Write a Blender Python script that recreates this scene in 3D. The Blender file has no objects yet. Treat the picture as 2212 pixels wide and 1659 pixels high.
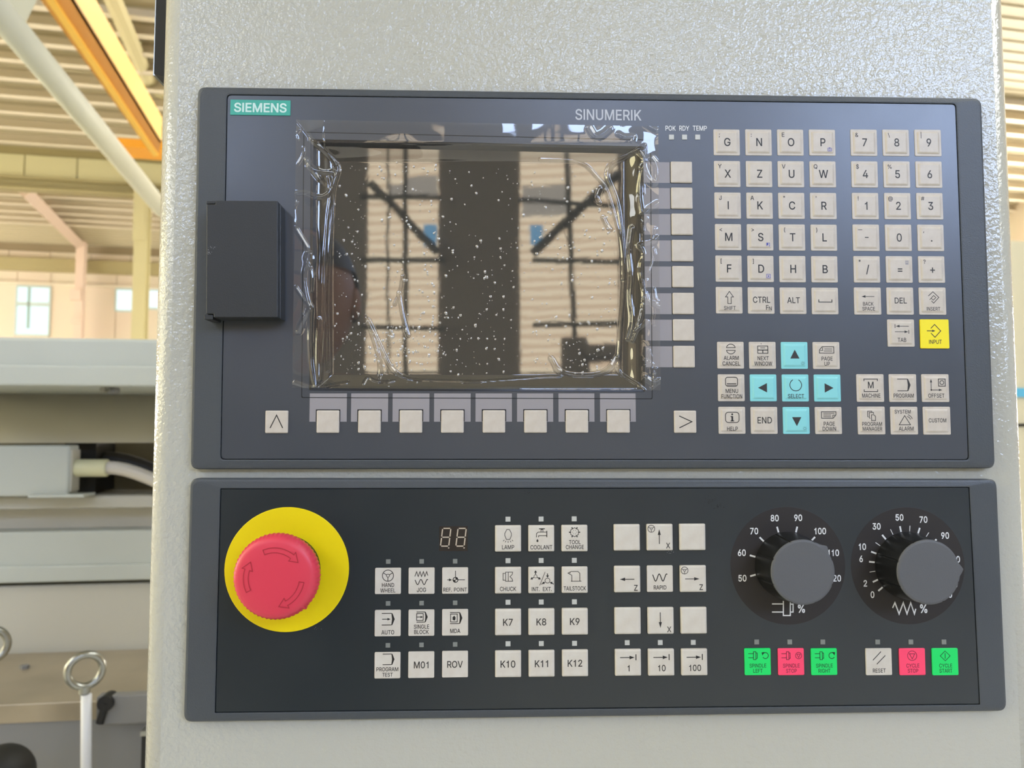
import bpy, bmesh, math, random
import numpy as np
from mathutils import Vector, Matrix, noise
random.seed(7)
C = bpy.context.scene.collection
R = math.radians

# ------------------------------------------------------------------ camera
ZT = 1.68                                   # world height of the upper panel's top edge
FPX = 1660.0
CAM = Vector((0.151003, -0.398125, ZT - 0.180642))
def _rod(w):
    w = np.array(w, float); t = np.linalg.norm(w); k = w / t
    K = np.array([[0, -k[2], k[1]], [k[2], 0, -k[0]], [-k[1], k[0], 0]])
    return np.eye(3) + math.sin(t) * K + (1 - math.cos(t)) * K @ K
ROT = _rod([-0.0608, -0.0331, 0.0008])
# exact pose refined below from the eight frame corners
def _fit():
    P = np.array([[0,0,0],[420,0,0],[420,200,0],[0,200,0],[0,206,0],[420,206,0],[420,326,0],[0,326,0]], float)
    px = np.array([[425,186],[2123,211],[2152,1012],[410,1014],[410,1034],[2155,1035],[2177,1536],[395,1561]], float)
    def f(p):
        q = (P - p[3:6]) @ _rod(p[:3]).T
        return (np.c_[1106 + FPX*q[:,0]/q[:,2], 829.5 + FPX*q[:,1]/q[:,2]] - px).ravel()
    p = np.array([-.061, -.033, .001, 151., 180.6, -398.]); l = 1e-3; r = f(p)
    for _ in range(60):
        J = np.array([(f(p + e) - r) / 1e-6 for e in np.eye(6) * 1e-6]).T
        A = J.T @ J; d = np.linalg.solve(A + l*np.diag(np.diag(A)), -J.T @ r); r2 = f(p + d)
        if r2 @ r2 < r @ r: p = p + d; r = r2; l /= 3
        else: l *= 4
    return p
_p = _fit(); ROT = _rod(_p[:3])
CAM = Vector((_p[3]/1000, _p[5]/1000, ZT - _p[4]/1000))
# rows of ROT: camera right / down / forward in (x right, y down, z into panel)
def _w(v): return Vector((v[0], v[2], -v[1]))
c_r, c_d, c_f = _w(ROT[0]), _w(ROT[1]), _w(ROT[2])
cd = bpy.data.cameras.new('camera'); cam = bpy.data.objects.new('camera', cd); C.objects.link(cam)
cam.matrix_world = Matrix(((c_r.x, -c_d.x, -c_f.x, CAM.x), (c_r.y, -c_d.y, -c_f.y, CAM.y), (c_r.z, -c_d.z, -c_f.z, CAM.z), (0, 0, 0, 1)))
cd.sensor_fit = 'HORIZONTAL'; cd.sensor_width = 36; cd.lens = 36 * FPX / 2212
cd.clip_start = 0.01; cd.clip_end = 200
cd.dof.use_dof = True; cd.dof.focus_distance = 0.40; cd.dof.aperture_fstop = 14
bpy.context.scene.camera = cam

# ------------------------------------------------------------------ world, light, exposure
S = bpy.context.scene
S.view_settings.view_transform = 'Standard'; S.view_settings.look = 'None'
S.view_settings.gamma = 1; S.view_settings.use_curve_mapping = False
S.view_settings.exposure = -0.1
w = bpy.data.worlds.new('sky'); S.world = w; w.use_nodes = True
w.node_tree.nodes['Background'].inputs[0].default_value = (0.75, 0.88, 1, 1)
w.node_tree.nodes['Background'].inputs[1].default_value = 1.0
SKYLIGHT = 7.5      # radiance of the roof strips, some added to brighten the far hall
WINDOW = 15.0        # radiance of the high windows behind the photographer
CLADDING = 3.6      # radiance of the daylight cladding behind the photographer

# ------------------------------------------------------------------ pixel -> place helpers
def ray(px, py):
    return (c_f + c_r * ((px - 1106) / FPX) + c_d * ((py - 829.5) / FPX)).normalized()
def on(px, py, y=0.0):
    """point on the plane world-Y = y that the photograph shows at this pixel"""
    d = ray(px, py); return CAM + d * ((y - CAM.y) / d.y)
class Frame:
    """an upright frame turned about Z, origin on the floor under the camera"""
    def __init__(s, deg):
        s.m = Matrix.Translation((CAM.x, CAM.y, 0)) @ Matrix.Rotation(R(deg), 4, 'Z'); s.i = s.m.inverted()
    def w(s, x, y, z): return s.m @ Vector((x, y, z))
    def at(s, px, py, y):
        o = s.i @ CAM; d = s.i.to_3x3() @ ray(px, py); return o + d * ((y - o.y) / d.y)
    def atz(s, px, py, z):
        o = s.i @ CAM; d = s.i.to_3x3() @ ray(px, py); return o + d * ((z - o.z) / d.z)
    def mirror(s, px, py, y):
        """where the screen's mirror image at this pixel really is, on local plane y (behind the camera)"""
        g = on(px, py, 0.004); d = ray(px, py); d = Vector((d.x, -d.y, d.z))
        o = s.i @ g; d = s.i.to_3x3() @ d; return o + d * ((y - o.y) / d.y)
B = Frame(9.9)      # the hall
M = Frame(5.5)      # the lathe behind the pendant

# ------------------------------------------------------------------ materials
def lin(c):
    return tuple(((v/255)/12.92 if v/255 <= .04045 else ((v/255+.055)/1.055)**2.4) for v in c) + (1,)
def mat(name, col, rough=.5, metal=0, bump=None, spec=.5, coat=0, coat_rough=.1, emit=None, var=None, grunge=0):
    m = bpy.data.materials.new(name); m.use_nodes = True; nt = m.node_tree; b = nt.nodes['Principled BSDF']
    b.inputs['Base Color'].default_value = lin(col); b.inputs['Roughness'].default_value = rough
    b.inputs['Metallic'].default_value = metal; b.inputs['Specular IOR Level'].default_value = spec
    b.inputs['Coat Weight'].default_value = coat; b.inputs['Coat Roughness'].default_value = coat_rough
    tc = nt.nodes.new('ShaderNodeTexCoord')
    if emit:
        b.inputs['Emission Color'].default_value = lin(emit[0]); b.inputs['Emission Strength'].default_value = emit[1]
    if var:                                    # (scale, second colour): slow blotches of a slightly other colour
        n = nt.nodes.new('ShaderNodeTexNoise'); n.inputs['Scale'].default_value = var[0]; n.inputs['Detail'].default_value = 5
        nt.links.new(tc.outputs['Object'], n.inputs['Vector'])
        mr = nt.nodes.new('ShaderNodeMapRange'); mr.inputs[1].default_value = .38; mr.inputs[2].default_value = .66
        nt.links.new(n.outputs['Fac'], mr.inputs[0])
        mx = nt.nodes.new('ShaderNodeMix'); mx.data_type = 'RGBA'
        mx.inputs[6].default_value = lin(col); mx.inputs[7].default_value = lin(var[1])
        nt.links.new(mr.outputs[0], mx.inputs[0]); nt.links.new(mx.outputs[2], b.inputs['Base Color'])
    if grunge:
        n = nt.nodes.new('ShaderNodeTexNoise'); n.inputs['Scale'].default_value = 35; n.inputs['Detail'].default_value = 7
        nt.links.new(tc.outputs['Object'], n.inputs['Vector'])
        mr = nt.nodes.new('ShaderNodeMapRange'); mr.inputs[1].default_value = .35; mr.inputs[2].default_value = .7
        mr.inputs[3].default_value = rough - grunge; mr.inputs[4].default_value = rough + grunge
        nt.links.new(n.outputs['Fac'], mr.inputs[0]); nt.links.new(mr.outputs[0], b.inputs['Roughness'])
    if bump:                                   # list of (scale, distance)
        prev = None
        for sc, dist in bump:
            n = nt.nodes.new('ShaderNodeTexNoise'); n.inputs['Scale'].default_value = sc; n.inputs['Detail'].default_value = 2
            nt.links.new(tc.outputs['Object'], n.inputs['Vector'])
            bp = nt.nodes.new('ShaderNodeBump'); bp.inputs['Distance'].default_value = dist; bp.inputs['Strength'].default_value = 1
            nt.links.new(n.outputs['Fac'], bp.inputs['Height'])
            if prev: nt.links.new(prev.outputs[0], bp.inputs['Normal'])
            prev = bp
        nt.links.new(prev.outputs[0], b.inputs['Normal'])
    return m
def emitter(name, col, strength):
    m = bpy.data.materials.new(name); m.use_nodes = True; nt = m.node_tree; nt.nodes.clear()
    e = nt.nodes.new('ShaderNodeEmission'); o = nt.nodes.new('ShaderNodeOutputMaterial')
    e.inputs[0].default_value = lin(col); e.inputs[1].default_value = strength
    nt.links.new(e.outputs[0], o.inputs[0]); return m

PAINT = mat('textured cream enamel', (182, 182, 172), .06, bump=[(430, .00052), (170, .00022)], spec=.6)
FRAME = mat('grained charcoal plastic', (70, 75, 80), .40, bump=[(1500, .00012)], spec=.45)
FACE = mat('slate overlay film', (62, 67, 75), .30, spec=.85, grunge=.012, bump=[(2600, .00002)])
FACE2 = mat('dark slate overlay film', (31, 39, 44), .32, spec=.7, grunge=.015, bump=[(2600, .00002)])
COVER = mat('black grained cover', (44, 47, 50), .42, bump=[(1700, .0001)], spec=.45)
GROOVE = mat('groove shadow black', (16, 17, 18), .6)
BEZ = mat('smoked bezel', (30, 32, 34), .22)
KEYU = mat('warm grey key overlay', (198, 191, 181), .36, spec=.4, var=(220, (191, 183, 172)))
KEYM = mat('warm white key cap', (205, 201, 192), .34, spec=.4, var=(160, (198, 192, 182)))
FIELD = mat('grey label field', (148, 145, 149), .38, spec=.4)
CYAN = mat('pale cyan key', (134, 208, 214), .36, spec=.4)
YEL = mat('yellow key', (240, 224, 28), .36, spec=.4)
GREEN = mat('green key', (18, 218, 105), .36, spec=.4)
PINK = mat('pink red key', (250, 72, 112), .36, spec=.4)
INK = mat('black print', (26, 24, 22), .5)
INKU = mat('soft black print', (42, 40, 38), .5)
INKB = mat('blue print', (70, 78, 170), .5)
INKP = mat('dark red print', (128, 22, 52), .5)
INKG = mat('dark green print', (8, 74, 40), .5)
WHITE = mat('white print', (222, 224, 226), .5)
TEAL = mat('teal plate', (62, 165, 150), .4)
LEDM = mat('led lens white', (188, 190, 186), .3)
LEDD = mat('led lens grey', (128, 132, 128), .25)
SEG = mat('unlit led segment', (190, 178, 160), .35)
SEGB = mat('smoked display window', (48, 42, 38), .25)
YDISC = mat('yellow disc', (232, 210, 4), .42, spec=.35)
RED = mat('red mushroom plastic', (212, 62, 82), .38, spec=.4)
REDD = mat('engraved red', (168, 34, 52), .5)
KNOB = mat('black knob plastic', (22, 23, 24), .38)
KNOBC = mat('grey grained knob cap', (86, 88, 92), .55, bump=[(2600, .00008)])
DIAL = mat('dial print', (46, 43, 42), .5, spec=.3)

# ------------------------------------------------------------------ mesh helpers
def finish(name, me, m, parent=None, smooth=False, loc=None):
    o = bpy.data.objects.new(name, me); C.objects.link(o)
    if m is not None and not me.materials: me.materials.append(m)
    if smooth: me.shade_smooth()
    if parent is not None: o.parent = parent
    if loc is not None: o.location = loc
    return o
def wloc(o):
    v = Vector(o.location)
    while o.parent: o = o.parent; v += Vector(o.location)
    return v
def obj(name, bm, m, parent=None, smooth=False, bevel=0, segs=2, label=None):
    """bm is in world coordinates; stored relative to the parent's location"""
    if parent is not None: bmesh.ops.translate(bm, verts=bm.verts, vec=-wloc(parent))
    bmesh.ops.recalc_face_normals(bm, faces=bm.faces)
    me = bpy.data.meshes.new(name); bm.to_mesh(me); bm.free()
    o = finish(name, me, m, parent, smooth)
    if bevel:
        md = o.modifiers.new('bevel', 'BEVEL'); md.width = bevel; md.segments = segs; md.limit_method = 'ANGLE'
    if label: o['label'] = label
    return o
def thing(name, label, cat, loc=(0, 0, 0), group=None):
    o = bpy.data.objects.new(name, None); C.objects.link(o); o.location = loc; o.empty_display_size = .05
    o['label'] = label; o['category'] = cat
    if group: o['group'] = group
    return o
def tag(o, label, cat, group=None):
    o['label'] = label; o['category'] = cat
    if group: o['group'] = group
    return o
def struct(name, bm, m, **k):
    o = obj(name, bm, m, **k); o['kind'] = 'structure'; return o
def box(bm, a, b, fr=None):
    """box between two corners, in a Frame or the world"""
    vs = []
    for x in (a[0], b[0]):
        for y in (a[1], b[1]):
            for z in (a[2], b[2]):
                v = Vector((x, y, z)); vs.append(bm.verts.new(fr.m @ v if fr else v))
    for f in ((0,1,3,2), (4,6,7,5), (0,4,5,1), (2,3,7,6), (0,2,6,4), (1,5,7,3)): bm.faces.new([vs[i] for i in f])
    return bm
def nb(): return bmesh.new()
def rrect(cx, cz, hx, hz, r, n=4):
    pts = []
    for (sx, sz, a0) in ((1, 1, 0), (-1, 1, 90), (-1, -1, 180), (1, -1, 270)):
        for i in range(n + 1):
            a = R(a0 + 90 * i / n); pts.append((cx + sx*(hx - r) + r*math.cos(a), cz + sz*(hz - r) + r*math.sin(a)))
    return pts
def quad_round(c, r, n=4):
    """c: four (x,z) corners TL TR BR BL -> rounded outline (counter-clockwise from TR)"""
    tl, tr, br, bl = [Vector(v) for v in c]; out = []
    order = [tr, tl, bl, br]
    for i, p in enumerate(order):
        a = order[i-1]; b = order[(i+1) % 4]
        u = (a - p).normalized(); v = (b - p).normalized(); rr = r[i] if isinstance(r, (list, tuple)) else r
        s = p + u*rr; e = p + v*rr
        for k in range(n + 1):
            t = k / n; q = s*(1-t)**2 + p*2*t*(1-t) + e*t*t; out.append((q.x, q.y))
    return out
def inset(pts, d):
    n = len(pts); cx = sum(p[0] for p in pts)/n; cz = sum(p[1] for p in pts)/n; out = []
    xs = [p[0] for p in pts]; zs = [p[1] for p in pts]
    hx = (max(xs)-min(xs))/2; hz = (max(zs)-min(zs))/2
    return [(cx + (p[0]-cx)*(hx-d)/hx, cz + (p[1]-cz)*(hz-d)/hz) for p in pts]
def loft(bm, loops, cap0=True, cap1=True, closed=False):
    """loops: list of (points (x,z), y)"""
    rings = [[bm.verts.new((p[0], y, p[1])) for p in pts] for pts, y in loops]
    n = len(rings[0])
    for a, b in zip(rings, rings[1:]):
        for i in range(n): bm.faces.new((a[i], a[(i+1) % n], b[(i+1) % n], b[i]))
    if closed:
        a, b = rings[-1], rings[0]
        for i in range(n): bm.faces.new((a[i], a[(i+1) % n], b[(i+1) % n], b[i]))
    else:
        if cap0: bm.faces.new(rings[0])
        if cap1: bm.faces.new(rings[-1])
    return bm
def lathe(bm, prof, c, n=48, wob=None):
    """prof: (radius, y) pairs; axis along Y through c=(x,z); wob(angle, k)->radius factor"""
    rings = []
    for k, (r, y) in enumerate(prof):
        ring = []
        for i in range(n):
            a = 2*math.pi*i/n; rr = r * (wob(a, k) if wob else 1)
            ring.append(bm.verts.new((c[0] + rr*math.cos(a), y, c[1] + rr*math.sin(a))))
        rings.append(ring)
    for a, b in zip(rings, rings[1:]):
        for i in range(n): bm.faces.new((a[i], a[(i+1) % n], b[(i+1) % n], b[i]))
    bm.faces.new(rings[0]); bm.faces.new(rings[-1]); return bm
def tube(bm, pts, r, n=12, r2=None):
    pts = [Vector(p) for p in pts]; rings = []
    for i, p in enumerate(pts):
        t = (pts[min(i+1, len(pts)-1)] - pts[max(i-1, 0)]).normalized()
        u = t.cross(Vector((0, 0, 1)));
        if u.length < .01: u = t.cross(Vector((1, 0, 0)))
        u.normalize(); v = t.cross(u)
        rr = r if r2 is None else r + (r2 - r)*i/(len(pts)-1)
        rings.append([bm.verts.new(p + (u*math.cos(2*math.pi*k/n) + v*math.sin(2*math.pi*k/n))*rr) for k in range(n)])
    for a, b in zip(rings, rings[1:]):
        for i in range(n): bm.faces.new((a[i], a[(i+1) % n], b[(i+1) % n], b[i]))
    bm.faces.new(rings[0]); bm.faces.new(rings[-1]); return bm

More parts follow.
